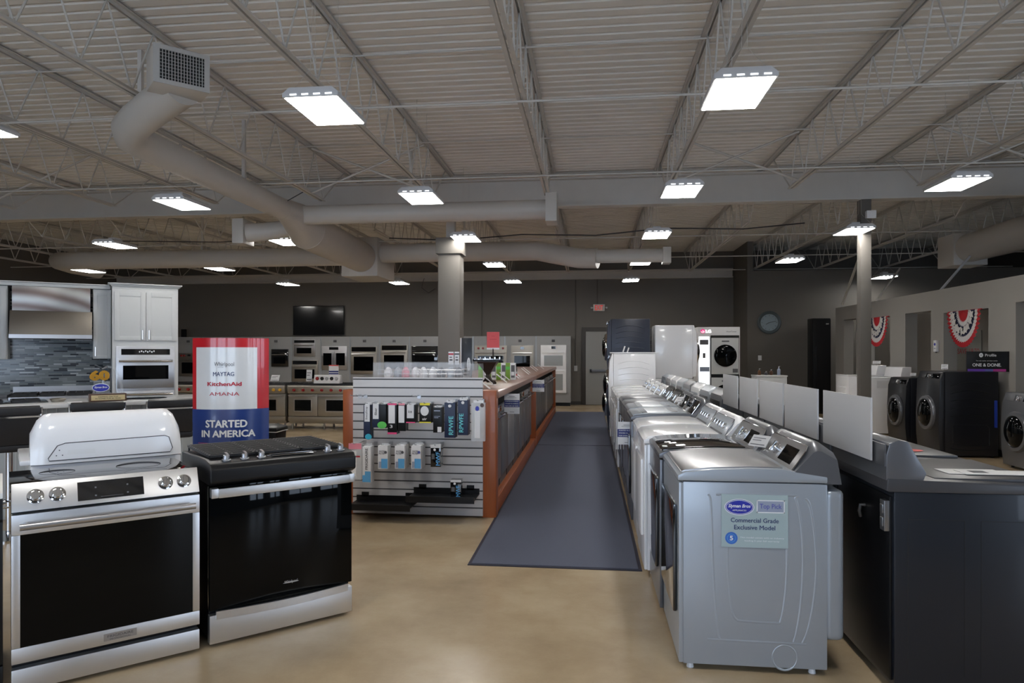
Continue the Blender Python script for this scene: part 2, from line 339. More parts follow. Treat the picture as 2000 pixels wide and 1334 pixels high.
# ============================================================ STEEL FRAMING
def beam(name, label, y, z0, z1, x0, x1):
    mb = MB(); t = .015; w_ = .1
    mb.box(x0, x1, y-w_, y+w_, z0, z0+t*1.6).box(x0, x1, y-.006, y+.006, z0+t*1.6, z1-t*1.6).box(x0, x1, y-w_, y+w_, z1-t*1.6, z1)
    o = mb.build(name, 'steel_paint'); return tag(o, label, 'beam')
beam('girder', 'deep white steel girder crossing the whole ceiling midway, resting on the two columns', 11.2, 3.93, 4.40, -15.1, 10.9)
beam('girder', 'white steel edge beam running along the top of the back wall', 20.346, 3.72, 3.98, -15.1, 4.1)
JX = [-.6+1.67*k for k in range(-8, 7)]
def joist(y0, y1, yb0, yb1, label, x):
    t = thing('steel_joist', label, 'ceiling joist', (x, 0, 0), 0, 'open-web joists under the roof deck')
    tc_ = MB(); bc = MB()
    for s in (-1, 1):
        tc_.box(min(s*.010, s*.048), max(s*.010, s*.048), y0, y1, 4.47, 4.477).box(min(s*.010, s*.016), max(s*.010, s*.016), y0, y1, 4.44, 4.47)
        tc_.box(min(s*.010, s*.048), max(s*.010, s*.048), y0, y1, 4.488, 4.494)
        bc.box(min(s*.010, s*.044), max(s*.010, s*.044), yb0, yb1, 3.80, 3.806).box(min(s*.010, s*.016), max(s*.010, s*.016), yb0, yb1, 3.806, 3.84)
    tc_.build('top_chord', 'steel_paint', t, smooth=False); bc.build('bottom_chord', 'steel_paint', t, smooth=False)
    wb = MB(); n = max(2, round((yb1-yb0)/.62)); st = (yb1-yb0)/n
    for i in range(n):
        a = yb0+i*st; wb.cyl((0, a, 3.82), (0, a+st/2, 4.46), .009, 6).cyl((0, a+st/2, 4.46), (0, a+st, 3.82), .009, 6)
    wb.cyl((0, yb1, 3.82), (0, min(y1, yb1+.9), 4.46), .011, 6).cyl((0, yb0, 3.82), (0, max(y0, yb0-.9), 4.46), .011, 6)
    wb.build('web', 'steel_paint', t, smooth=False); return t
j1 = joist(-3.3, 11.1, -2.4, 9.75, 'x', JX[0]); j2 = joist(11.3, 20.3, 12.2, 19.4, 'x', JX[0])
for k, x in enumerate(JX):
    a = 'white open-web steel joist in front of the deep girder, %s from the left' % ORD[k]
    b = 'white open-web steel joist beyond the deep girder, %s from the left' % ORD[k]
    if k == 0: j1['label'] = a; j2['label'] = b
    else: copything(j1, (x, 0, 0), a); copything(j2, (x, 0, 0), b)
def rod(name, p0, p1, r, label, cat, m='steel_paint', group=None):
    return tag(MB().cyl(p0, p1, r, 8).build(name, m), label, cat, group)
for y, z, nm in ((6.0, 3.775, 'low, nearest the camera'), (8.55, 3.775, 'low, just before the deep girder'), (6.4, 4.43, 'high, under the nearest deck'), (9.15, 4.43, 'high, closest in front of the girder'),
              (13.3, 3.775, 'low, first beyond the girder'), (16.2, 3.775, 'low, second beyond the girder'), (18.9, 3.775, 'low, in front of the back wall')):
    rod('bridging_rod', (-15, y, z), (10.8, y, z), .011 if z < 4 else .009, 'thin white bridging bar crossing the joists, '+nm, 'bridging bar')
for i, a in enumerate((3, 6, 9, 11)):
    t = thing('cross_brace', 'pair of crossed white braces between ceiling joists, %s from the left before the girder' % ORD[i], 'brace', (JX[a], 9.3, 0))
    for z0, z1 in ((3.82, 4.45), (4.45, 3.82)): MB().cyl((0.02, 0, z0), (1.65, .03*(z0 > 4), z1), .016, 6).build('brace_bar', 'steel_paint', t)
# grey columns
t = thing('column', 'square grey boxed column beside the far end of the slat wall display', 'column', (-2.30, 11.2, 0))
MB().box(-.18, .18, -.18, .18, 0, 3.30).build('shaft', 'column', t, bevel=.004)
MB().box(-.215, .215, -.215, .215, 3.18, 3.44).build('cap', 'column', t, bevel=.004)
MB().box(-.07, .07, -.07, .07, 3.44, 3.93).build('steel_post', 'steel_paint', t)
t = thing('column', 'slim grey steel column in front of the partition, behind the white boards', 'column', (4.25, 11.2, 0))
MB().box(-.078, .078, -.078, .078, 0, 3.93).build('shaft', 'wall', t, bevel=.005)
MB().box(-.14, .14, -.14, .14, 0, .02).build('base_plate', 'column', t)
MB().box(-.02, .12, -.16, -.079, 3.62, 3.74).build('junction_box', 'whitep', t, bevel=.006)

# ============================================================ CEILING LAMPS
def make_lamp():
    t = thing('high_bay_lamp', 'x', 'ceiling lamp', (0,0,0), 0, 'flat LED high bay lamps')
    b = MB(); b.prism([(-.21,.0),(.21,.0),(.21,.03),(.16,.07),(-.16,.07),(-.21,.03)], 1, -.31, .31); b.build('housing', 'lampbody', t, bevel=.006)
    MB().box(-.195, .195, -.295, .295, -.004, -.0005).build('diffuser', 'lamp', t)
    for k in range(4): MB().box(-.15+.088*k, -.10+.088*k, -.314, -.308, .012, .022).build('light_slot', 'ventglow', t)
    MB().box(-.06, .06, -.10, .10, .07, .13).build('driver_box', 'lampbody', t, bevel=.005)
    for y in (-.25, .25):
        MB().tube([(-.17, y, .06), (-.02, y, .22), (0, y*.95, 1.098)], .0016, 5).build('hanging_wire', 'steel_paint', t); MB().tube([(.17, y, .06), (.02, y, .22), (0.003, y*.95, 1.098)], .0016, 5).build('hanging_wire', 'steel_paint', t)
    return t
lamp0 = make_lamp(); first = True
LX = [(-11.3, 'far left row'), (-8.15, 'left row over the kitchen'), (-5.05, 'row left of the grey column'), (-2.0, 'row over the counter island'), (1.04, 'row over the aisle'), (4.0, 'row over the slim column'), (7.2, 'row beyond the partition')]
for x, nx in LX:
    ys = {-11.3: (8.0, 10.95, 14.3), -8.15: (10.95, 14.3, 17.75), 4.0: (2.0, 8.0, 10.95, 14.3), 7.2: (14.3, 17.75)}.get(x, (2.0, 5.02, 8.0, 10.95, 14.3, 17.75))
    vis = [y for y in ys if y > 3]  # lamps nearest the camera are out of view, kept for their light
    for y in ys:
        o_ = 'unseen overhead, added for light' if y < 3 else '%s of %s visible' % (ORD[vis.index(y)], ('one', 'two', 'three', 'four', 'five')[len(vis)-1])
        lab = 'glowing rectangular ceiling lamp, %s, %s' % (nx, o_)
        if first: lamp0.location = (x, y, 3.4); lamp0['label'] = lab; first = False
        else: copything(lamp0, (x, y, 3.4), lab)

# ============================================================ DUCTS
d = thing('air_duct', 'long round grey-white air duct running down the left of the ceiling with cross branches', 'air duct', (0,0,0))
def arc(c, a0, a1, r, u, v, n=8):
    c = Vector(c); u = Vector(u); v = Vector(v)
    return [c+u*r*math.cos(a0+(a1-a0)*i/n)+v*r*math.sin(a0+(a1-a0)*i/n) for i in range(n+1)]
TX, TZ = -4.35, 3.60
# trunk from elbow back to the girder, then widening
MB().tube([(TX, 6.2, TZ), (TX, 9.3, TZ)], .15, 28).build('trunk', 'duct', d, sharp=50)
MB().tube([(-3.32, 5.26, 3.74), (-3.75, 5.52, 3.68), (-4.05, 5.72, 3.64), (-4.22, 5.86, 3.62), (-4.32, 6.02, 3.60), (TX, 6.25, TZ)], .152, 28).build('elbow', 'duct', d, sharp=60)
MB().tube([(TX, 9.25, TZ), (TX, 9.45, TZ), (-4.4, 9.9, 3.58), (-4.45, 10.4, 3.49)], [.152, .17, .24, .30], 28).build('reducer', 'duct', d, sharp=60)
MB().tube([(-4.45, 10.35, 3.49), (-4.55, 13.4, 3.46)], .30, 32).build('wide_trunk', 'duct', d, sharp=60)
MB().box(-4.95, -4.2, 13.2, 14.4, 3.08, 3.86).build('end_box', 'duct', d, bevel=.02)
MB().tube([(-4.35, 9.75, 3.60), (-.62, 9.75, 3.60)], .14, 28).build('branch', 'duct', d, sharp=60)
MB().box(-.62, -.46, 9.55, 9.95, 3.40, 3.80).build('end_cap', 'duct', d, bevel=.01)
MB().tube([(-4.5, 10.2, 3.52), (-5.0, 10.05, 3.42), (-5.25, 10.0, 3.40)], [.12, .14, .14], 20).build('branch', 'duct', d, sharp=60)
MB().box(-5.42, -5.24, 9.85, 10.2, 3.22, 3.60).build('end_cap', 'duct', d, bevel=.01)
MB().tube([(-4.9, 13.7, 3.55), (-10.9, 13.7, 3.55), (-11.7, 13.9, 3.58), (-12.0, 14.7, 3.58), (-11.9, 15.4, 3.55)], .19, 24).build('branch', 'duct', d, sharp=60)
MB().tube([(-4.2, 13.5, 3.57), (-1.05, 13.5, 3.57), (-.75, 13.42, 3.50), (-.2, 13.15, 3.36), (.15, 13.05, 3.34)], .19, 24).build('branch', 'duct', d, sharp=60)
MB().tube([(.05, 13.05, 3.38), (1.35, 13.05, 3.38)], .13, 20).build('branch', 'duct', d, sharp=60)
MB().box(1.35, 1.50, 12.9, 13.2, 3.22, 3.52).build('end_cap', 'duct', d, bevel=.01)
for x, y in ((TX, 6.2), (TX, 8.2), (-2.6, 9.75), (-8.2, 13.7), (-2.5, 13.5)): MB().box(x-.02, x+.02, y-.02, y+.02, 3.7, 4.5).build('hanger_strap', 'steel_paint', d)
# supply register box at the near end of the duct
F = Matrix.Translation((-3.35, 4.92, 3.65)) @ Matrix.Rotation(math.radians(44.5), 4, 'Z')
mb = MB(); mb.box(-.0, .41, -.0, .26, -.0, .30, X=F); mb.build('register_box', 'duct', d, bevel=.004)
mb = MB(); mb.box(.03, .38, -.006, -.001, .03, .27, X=F); reg = mb.build('register_opening', 'dark_gap', d)
mb = MB()
mb.box(0, .41, -.014, -.004, .265, .30, X=F).box(0, .41, -.014, -.004, 0, .035, X=F).box(0, .04, -.014, -.004, .035, .265, X=F).box(.37, .41, -.014, -.004, .035, .265, X=F)
for k in range(15): mb.box(.0405+.0222*k, .0455+.0222*k, -.016, -.008, .03, .27, X=F)
for k in range(8): mb.box(.04, .37, -.009, -.006, .055+.0265*k, .058+.0265*k, X=F)
mb.build('register_grille', 'grille', d, smooth=False)
# duct over the partition, right
d2 = thing('air_duct', 'rectangular grey air duct above the right-hand partition with a square grille box', 'air duct', (0,0,0))
MB().tube([(7.0, 8.0, 3.55), (7.1, 14.0, 3.52)], .27, 20).build('trunk', 'duct', d2)
MB().box(6.75, 7.35, 10.6, 11.5, 3.28, 3.86).build('register_box', 'duct', d2, bevel=.01)
MB().box(6.742, 6.749, 10.8, 11.2, 3.42, 3.74).build('register_opening', 'dark_gap', d2)
MB().box(6.8, 7.4, 13.7, 14.3, 3.2, 3.8).build('end_cap', 'duct', d2, bevel=.01)
for k, (a, b, lb) in enumerate((((1645, 594, 6.2), (1690, 470, 5.6), 'dull grey'), ((1710, 589, 6.2), (1757, 525, 7.3), 'bright white'), ((1836, 568, 6.2), (1925, 465, 7.3), 'thin dark'))):
    p = atX(*a); q = atX(*b)
    rod('diagonal_brace', p, q, .03 if k == 0 else .022, lb+' slanted brace rising from behind the partition top', 'brace', 'steel_paint' if k != 2 else 'lampbody')
# cables strung under the deck beyond the girder
def cable(pts, r, label):
    return tag(MB().tube(pts, r, 6).build('cable', 'cable'), label, 'cable')
cable([(-9, 12.2, 3.70), (-7, 12.3, 3.66), (-5.2, 12.3, 3.72)], .008, 'dark cable slung above the left duct branch')
cable([(-3.6, 12.0, 3.62), (-2.4, 12.0, 3.56), (-1.2, 12.0, 3.64), (.1, 12.0, 3.60), (1.3, 12.0, 3.70), (2.6, 12.0, 3.66), (3.6, 12.0, 3.74)], .011, 'dark cable wavering across the ceiling beside the grey column')
cable([Vector((-3.95, 9.2, 3.84)), atY(562, 392, 9.2), atY(558, 408, 9.2), atY(548, 416, 9.2), atY(536, 418, 9.2)], .006, 'dark loop of cable hanging over the round duct')
cable([(-5.0, 20.3, 3.80), (-4.95, 19.9, 3.62), (-4.9, 19.6, 3.45), (-4.7, 19.6, 3.3), (-4.5, 19.6, 3.42)], .008, 'pale-lit loose cable dangling near the back wall left of the television')

# ============================================================ MATS
for k, (y0, y1, lb) in enumerate(((4.93, 11.40, 'long blue-grey floor mat running down the aisle, nearer half'), (11.42, 17.9, 'blue-grey floor mat at the far end of the aisle'))):
    t = thing('floor_mat', lb, 'mat', (-.26, y0, 0))
    MB().box(-.63, .63, 0, y1-y0, .0, .006).build('border', 'matb', t)
    MB().box(-.605, .605, .025, y1-y0-.02, .006, .011).build('carpet', 'mat_', t)

# ============================================================ FOREGROUND RANGES (turned 43 degrees)
RA = math.radians(43.3)
def knob(mb, F, x, y, r, h, mi=0, grip=True):
    mb.rings([(r*1.15, 0), (r*1.15, h*.25), (r*.95, h*.3), (r*.9, h), (r*.8, h*1.08), (0, h*1.08)], (x, y, 0), (0,0,1), 20, mi, F)
    if grip: mb.box(x-r*.25, x+r*.25, y-r*.95, y+r*.95, h, h*1.5, mi, F)
W = .79
t = thing('kitchen_range', 'stainless electric slide-in range with black glass oven door, nearest on the left', 'range', (-2.59, 2.80, 0), RA)
MB().box(.004, W-.004, .045, .66, .03, .90).build('body', 'black', t, bevel=.004)
MB().box(.03, W-.03, .07, .60, 0, .03).build('toe_base', 'black', t)
MB().box(.0, W, .0, .045, .02, .122).build('drawer', 'ssh', t, bevel=.005)
dm = MB(); dm.box(0, W, .0, .045, .147, .218).box(0, W, .0, .045, .73, .822).box(0, .033, .0, .045, .218, .73).box(W-.033, W, .0, .045, .218, .73)
door_ = dm.build('oven_door', 'ssh', t, bevel=.003)
MB().box(.033, W-.033, .003, .03, .218, .73).build('window', 'blackglass', door_)
h = MB(); h.tube([(.03, -.050, .775), (W-.03, -.050, .775)], .0155, 18); h.cyl((.05, -.05, .775), (.05, .003, .775), .011, 12).cyl((W-.05, -.05, .775), (W-.05, .003, .775), .011, 12); h.build('handle', 'ss', door_)
lg = MB(); lg.box(.36, .50, -.004, 0, .165, .20); lg.text(FRONT(0, -.004, 0), 'FRIGIDAIRE', .43, .187, .11, .012, mi=1).text(FRONT(0, -.004, 0), 'PROFESSIONAL', .43, .172, .09, .007, mi=1); lg.build('badge', ['ss', 'ink'], door_)
cp = MB(); cp.prism([(.0, .835), (.05, .835), (.09, .95), (.06, .955)], 0, 0, W); cp.build('control_panel', 'ssh', t, bevel=.003)
# face frame of the control panel
fv = Vector((0, .06, .12)).normalized(); FP = frame((0, 0, .835), (1,0,0), fv)
ds = MB(); ds.box(.255, .535, .02, .112, 0, .003, X=FP); 
disp = ds.build('display', 'black_gloss', t)
MB().box(.35, .445, .03, .032, .003, .0036, X=FP).box(.325, .333, .035, .043, .003, .0036, 0, FP).box(.325, .333, .075, .083, .003, .0036, 0, FP).box(.46, .468, .035, .043, .003, .0036, 0, FP).box(.46, .468, .075, .083, .003, .0036, 0, FP).build('screen_marks', 'ink', disp)
for x in (.09, .175, .635, .72):
    k = MB(); k.rings([(.034, 0), (.034, .004), (.028, .006), (.028, .004)], (x, .066, .0005), (0,0,1), 24, 0, FP); knob(k, FP, x, .066, .023, .022); k.build('knob', 'chrome', t)
MB().box(-.004, W+.004, .06, .66, .915, .93).build('glass_cooktop', 'blackglass', t, bevel=.002)
bs = MB()
for x, y, r in ((.2,.25,.11),(.58,.25,.10),(.2,.5,.08),(.58,.5,.11)): bs.tube([(x+r*math.cos(a*PI/16), y+r*math.sin(a*PI/16), .9302) for a in range(32)], .0006, 4, closed=True)
bs.build('burner_rings', 'ink', t)
# black unit left of it, mostly out of frame
t = thing('kitchen_range', 'black range at the far left picture edge, mostly out of frame', 'range', (-2.59-.80*math.cos(RA), 2.80-.80*math.sin(RA), 0), RA)
MB().box(0, .77, .06, .66, .03, .9).build('body', 'black', t, bevel=.005)
MB().box(0, .77, .0, .06, .16, .80).build('oven_door', 'black', t, bevel=.006)
MB().box(0, .77, .01, .06, .03, .15).build('drawer', 'black', t, bevel=.006)
MB().box(0, .77, .02, .66, .9, .925).build('cooktop', 'whitep', t, bevel=.004)

# gas range
W2 = .795
t = thing('gas_range', 'black and stainless gas range with heavy cast iron grates, right of the electric one', 'range', (-1.985, 3.385, 0), RA)
MB().box(.004, W2-.004, .045, .66, .03, .86).build('body', 'black', t, bevel=.004)
MB().box(.03, W2-.03, .07, .60, 0, .03).build('toe_base', 'black', t)
MB().box(0, W2, .0, .045, .02, .170).build('drawer', 'ssh', t, bevel=.004)
dh = MB(); N = 14
pts = [(.03+(W2-.06)*i/N, -.012-.035*math.sin(PI*i/N), .178) for i in range(N+1)]
for i in range(N):
    a, b = pts[i], pts[i+1]; dh.add([(a[0],a[1],.150),(b[0],b[1],.150),(b[0],b[1],.192),(a[0],a[1],.192),(a[0],a[1]+.012,.150),(b[0],b[1]+.012,.150),(b[0],b[1]+.012,.192),(a[0],a[1]+.012,.192)], [(0,1,2,3),(7,6,5,4),(3,2,6,7),(0,4,5,1)])
dh.box(.0301, .042, -.012, .002, .150, .192).box(W2-.042, W2-.03, -.012, .002, .150, .192)
dh.build('drawer_handle', 'ssh', t)
dd = MB(); dd.box(0, W2, .004, .045, .195, .85); dd_ = dd.build('oven_door', 'blackglass', t, bevel=.004)
h = MB(); h.box(.035, W2-.035, -.048, -.036, .795, .843); h.box(.0, .036, -.04, .003, .795, .845).box(W2-.036, W2, -.04, .003, .795, .845); h.build('handle', 'ssh', dd_, bevel=.003)
MB().text(FRONT(0, .003, 0), 'Whirlpool', .43, .268, .075, .020, off=.001, bold=.01).ell(FRONT(0,.0025,0), .43, .266, .045, .003, off=.001).build('badge', 'ss', dd_)
bn = MB(); bn.prism([(-.045, .875), (-.045, .945), (-.02, .972), (.10, .985), (.66, .965), (.66, .86), (.0, .855)], 0, -.006, W2+.006); bn.build('cooktop', 'black', t, bevel=.012, seg=3)
tv = Vector((0, .12, .013)).normalized(); FT = frame((0, -.02, .974), (1,0,0), tv)
for x in (.09, .185, .275, .655, .735):
    k = MB(); k.rings([(.024, 0), (.024, .006), (.018, .008), (.016, .028), (0, .03)], (x, .05, 0), (0,0,1), 18, 0, FT); k.box(x-.006, x+.006, .028, .072, .02, .040, 0, FT); k.build('knob', 'ss', t)
c = MB(); c.tube([(.33,.035,.006),(.56,.035,.006),(.585,.05,.006),(.57,.075,.006),(.33,.075,.006),(.31,.055,.006)], .0025, 6, X=FT, closed=True); c.build('trim_ring', 'chrome', t)
MB().box(.335, .565, .040, .070, .001, .004, X=FT).build('control_strip', 'blackglass', t)
for gx in (0, 1, 2):
    g = MB(); x0 = .02+gx*.252; x1 = x0+.248; z = 1.003
    for x in (x0, x1-.014): g.box(x, x+.014, .10, .64, z-.016, z)
    for y in (.10, .626): g.box(x0, x1, y, y+.014, z-.016, z)
    for i in range(11): g.box(x0, x1, .135+.045*i, .147+.045*i, z-.012, z+.003)
    g.box((x0+x1)/2-.005, (x0+x1)/2+.005, .1, .64, z-.02, z)
    for x in (x0+.004, x1-.012):
        for y in (.105, .63): g.box(x, x+.01, y, y+.01, .966, z-.01)
    g.build('grate', 'iron', t, bevel=.0025, seg=1)
for x, y, r in ((.145,.22,.045),(.145,.52,.035),(.397,.37,.05),(.65,.22,.04),(.65,.52,.045)):
    MB().rings([(r,0),(r,.012),(r*.7,.018),(0,.018)], (x, y, .966)).build('burner', 'iron', t)

# white washer standing back to back behind the ranges: its console top shows
t = thing('top_load_washer', 'white washer backing onto the nearest range, console back with screws and access panel', 'washer', (-3.24+.045, 3.585, 0), RA)
CW = .80
MB().box(.0, CW, .03, .70, .05, .90).build('body', 'white', t, bevel=.012)
for x in (.05, CW-.05):
    for y in (.08, .64): MB().cyl((x, y, 0), (x, y, .05), .02, 10).build('foot', 'black', t)
MB().box(-.05, CW-.05, .06, .72, .90, .93).build('lid_deck', 'white', t, bevel=.01)
cs = MB(); v = []; nx = 24
prof = [(.0, .905), (.012, 1.0), (.035, 1.10), (.07, 1.165), (.12, 1.195), (.17, 1.19), (.20, 1.15), (.25, .93)]
for i in range(nx+1):
    u = i/nx; e = min(u, 1-u)*CW; q = min(1, e/.11); sc = .60+.40*(1-(1-q)**3)
    for (yy, zz) in prof: v.append((u*CW, .005+(yy)*1.0+(1-sc)*.06*(yy < .1), .905+(zz-.905)*sc))
n = len(prof); f = [(i*n+k, (i+1)*n+k, (i+1)*n+k+1, i*n+k+1) for i in range(nx) for k in range(n-1)]
f += [tuple(range(n)), tuple(range(nx*n, nx*n+n))[::-1]]
cs.add(v, f); cs.build('console', 'white', t, sharp=50)
FB = frame((0, .004, .905), (1,0,0), Vector((0, .012, .10)))
ap = MB(); o_ = [(.09,.02),(CW-.07,.02),(CW-.055,.045),(CW-.075,.115),(CW-.10,.125),(.17,.118),(.13,.105),(.085,.035)]
ap.tube([(p[0], p[1], .003) for p in o_], .0028, 6, X=FB, closed=True); ap.build('access_panel_rim', 'ink', t)
ap = MB(); ap.add([(p[0], p[1], .003) for p in o_], [tuple(range(len(o_)))], FB); ap.quad(FB, .18, .32, .048, .075, .0042, 1)
for x, y in ((.125, .048), (.14, .078), (.155, .048)): ap.ell(FB, x, y, .0035, .0035, .0045, 2, 10)
ap.build('access_panel', ['white', 'whitep', 'ink'], t)

# ============================================================ TOP-LOAD ROW
def toploader(name, label, loc, rz, body, lid, face, kind, group, cons=None, h=.925, lidglass=False, side=True, H=1.105, doorp=True, simple=False, w_=.685, D=.70):
    """front faces local -Y, back at y=D"""
    cons = cons or body
    t = thing(name, label, 'dryer' if 'dryer' in name else 'washer', loc, rz, group)
    b = MB(); b.box(0, w_, .02, D, .03, h); b.build('body', body, t, bevel=.008)
    MB().box(.0, w_, .0, .022, .035, h-.005).build('front_panel', body, t, bevel=.006)
    for x in (.04, w_-.04):
        for y in (.06, D-.06): MB().cyl((x, y, 0), (x, y, .031), .018, 10, r2=.012).build('foot', 'whitep', t)
    l = MB(); pr = [(-.005, h+.004), (-.005, h+.03), (.03, h+.047), (.16, h+.062), (.34, h+.07), (.50, h+.068), (.56, h+.055), (.70, h+.035), (.70, h+.004)]
    l.prism(pr, 0, -.002, w_+.002); l.build('lid_deck', body, t, bevel=.007, sharp=40)
    li = MB(); pl = [(.012, h+.044), (.03, h+.054), (.16, h+.069), (.34, h+.077), (.50, h+.074), (.50, h+.06), (.16, h+.055), (.03, h+.04)]
    li.prism(pl, 0, .025, w_-.025); li.build('lid', lid, t, bevel=.004, sharp=40)
    # console with rounded upper corners
    c = MB(); prof = [(.535, h+.04), (.635, H-.012), (.655, H), (.675, H-.004), (.745, H-.055), (.765, h+.0), (.70, h+.0)]
    nx = 12; v = []
    for i in range(nx+1):
        u = i/nx; e = min(u, 1-u)*w_; q = min(1, e/.06); s_ = .80+.20*math.sin(q*PI/2)
        for yy, zz in prof: v.append((u*w_, yy, h+(zz-h)*(s_ if zz > h+.05 else 1)))
    n = len(prof); f = [(i*n+k, (i+1)*n+k, (i+1)*n+(k+1) % n, i*n+(k+1) % n) for i in range(nx) for k in range(n)] + [tuple(range(n)), tuple(range(nx*n, nx*n+n))[::-1]]
    c.add(v, f); c.build('console', cons, t, sharp=35)
    up = Vector((0, .10, H-.012-(h+.04))).normalized(); FC = frame((0, .535, h+.04), (1,0,0), up); L = math.hypot(.10, H-.012-h-.04)
    fp = MB(); rr = .025; o_ = [(.03,.012),(w_-.03,.012),(w_-.03,L-.045),(w_-.05,L-.018),(.05,L-.018),(.03,L-.045)]
    fp.prism(o_, 2, .0005, .0035, X=FC); fpo = fp.build('control_panel', face, t, bevel=.002)
    if not simple: MB().tube([(p[0], p[1], .003) for p in o_], .0035, 6, X=FC, closed=True).build('panel_rim', 'chrome', t)
    if kind == 'digital':
        k = MB(); knob(k, FC, w_*.36, L*.48, .030, .022); k.build('knob', 'chrome', t)
        sc = MB(); sc.box(w_*.52, w_*.84, L*.22, L*.72, .0035, .005, X=FC); sc.build('screen', 'blackglass', fpo)
        bt = MB()
        for i in range(4): bt.rings([(.006,0),(.006,.002),(0,.002)], (w_*.12+.025*i, L*.25, .0035), n=10, X=FC)
        bt.build('buttons', 'ss', fpo)
    elif kind == 'knobs':
        for i in range(4): 
            k = MB(); knob(k, FC, w_*(.28+.15*i), L*.50, .021, .020); k.build('knob', 'chrome', t)
        MB().quad(FC, w_*.15, w_*.85, L*.12, L*.2, .0042).build('printed_marks', 'ink', fpo)
    elif kind == 'glass':
        sc = MB()
        for i in range(5): sc.quad(FC, w_*(.45+.08*i), w_*(.49+.08*i), L*.45, L*.5, .0042)
        sc.build('screen_marks', 'ink', fpo)
        k = MB(); knob(k, FC, w_*.28, L*.5, .027, .018); k.build('knob', 'black_gloss', t)
    if doorp:
        MB().box(.06, w_-.06, -.022, .0, .26, .80).build('front_door', 'black_gloss' if body in ('sspaint', 'slate', 'dark_enamel') else body, t, bevel=.012)
    if not simple:
        hs = MB(); hs.tube([(.15, D+.01, .86), (.15, D+.05, .80), (.17, D+.04, .6), (.2, D+.01, .3)], .011, 8); hs.build('hose', 'ink', t)
    return t
X1 = .435
GRP = 'top-load machines along the aisle'
units = [
 ('top_load_dryer', 'brushed silver top-panel dryer with blue-grey store sticker on its side, nearest in the aisle row', 'sspaint', 'ss', 'ssface', 'digital', 'slate'),
 ('top_load_washer', 'silver washer with black glass lid and chrome dial console, second in the aisle row', 'slate', 'black_gloss', 'ssface', 'digital', 'slate'),
 ('top_load_washer', 'white washer with grey four-knob console, directly behind the black-lidded one', 'white', 'white', 'sspaint', 'knobs', 'white'),
 ('top_load_dryer', 'white dryer with grey four-knob console, farther of the two white knob machines', 'white', 'white', 'sspaint', 'knobs', 'white'),
 ('top_load_washer', 'slate-grey washer with dark glass lid and black console, fifth in the aisle row', 'slate', 'sspaint', 'black_gloss', 'glass', 'slate'),
 ('top_load_dryer', 'slate-grey dryer with black console, sixth in the aisle row', 'slate', 'sspaint', 'black_gloss', 'glass', 'slate'),
 ('top_load_washer', 'dark grey washer with black knob console, seventh in the aisle row', 'slate', 'slate', 'black', 'digital', 'black'),
 ('top_load_dryer', 'dark grey dryer with black knob console, eighth in the aisle row', 'slate', 'slate', 'black', 'digital', 'black'),
 ('top_load_washer', 'white washer with tilted white console, ninth in the aisle row', 'white', 'white', 'whitep', 'knobs', 'white'),
 ('top_load_dryer', 'white dryer with tilted white console, tenth in the aisle row', 'white', 'white', 'whitep', 'knobs', 'white'),
 ('top_load_washer', 'small white washer, eleventh in the aisle row', 'white', 'white', 'whitep', 'knobs', 'white'),
 ('top_load_dryer', 'small white dryer in front of the white front loader on its pedestal', 'white', 'white', 'whitep', 'knobs', 'white'),
]
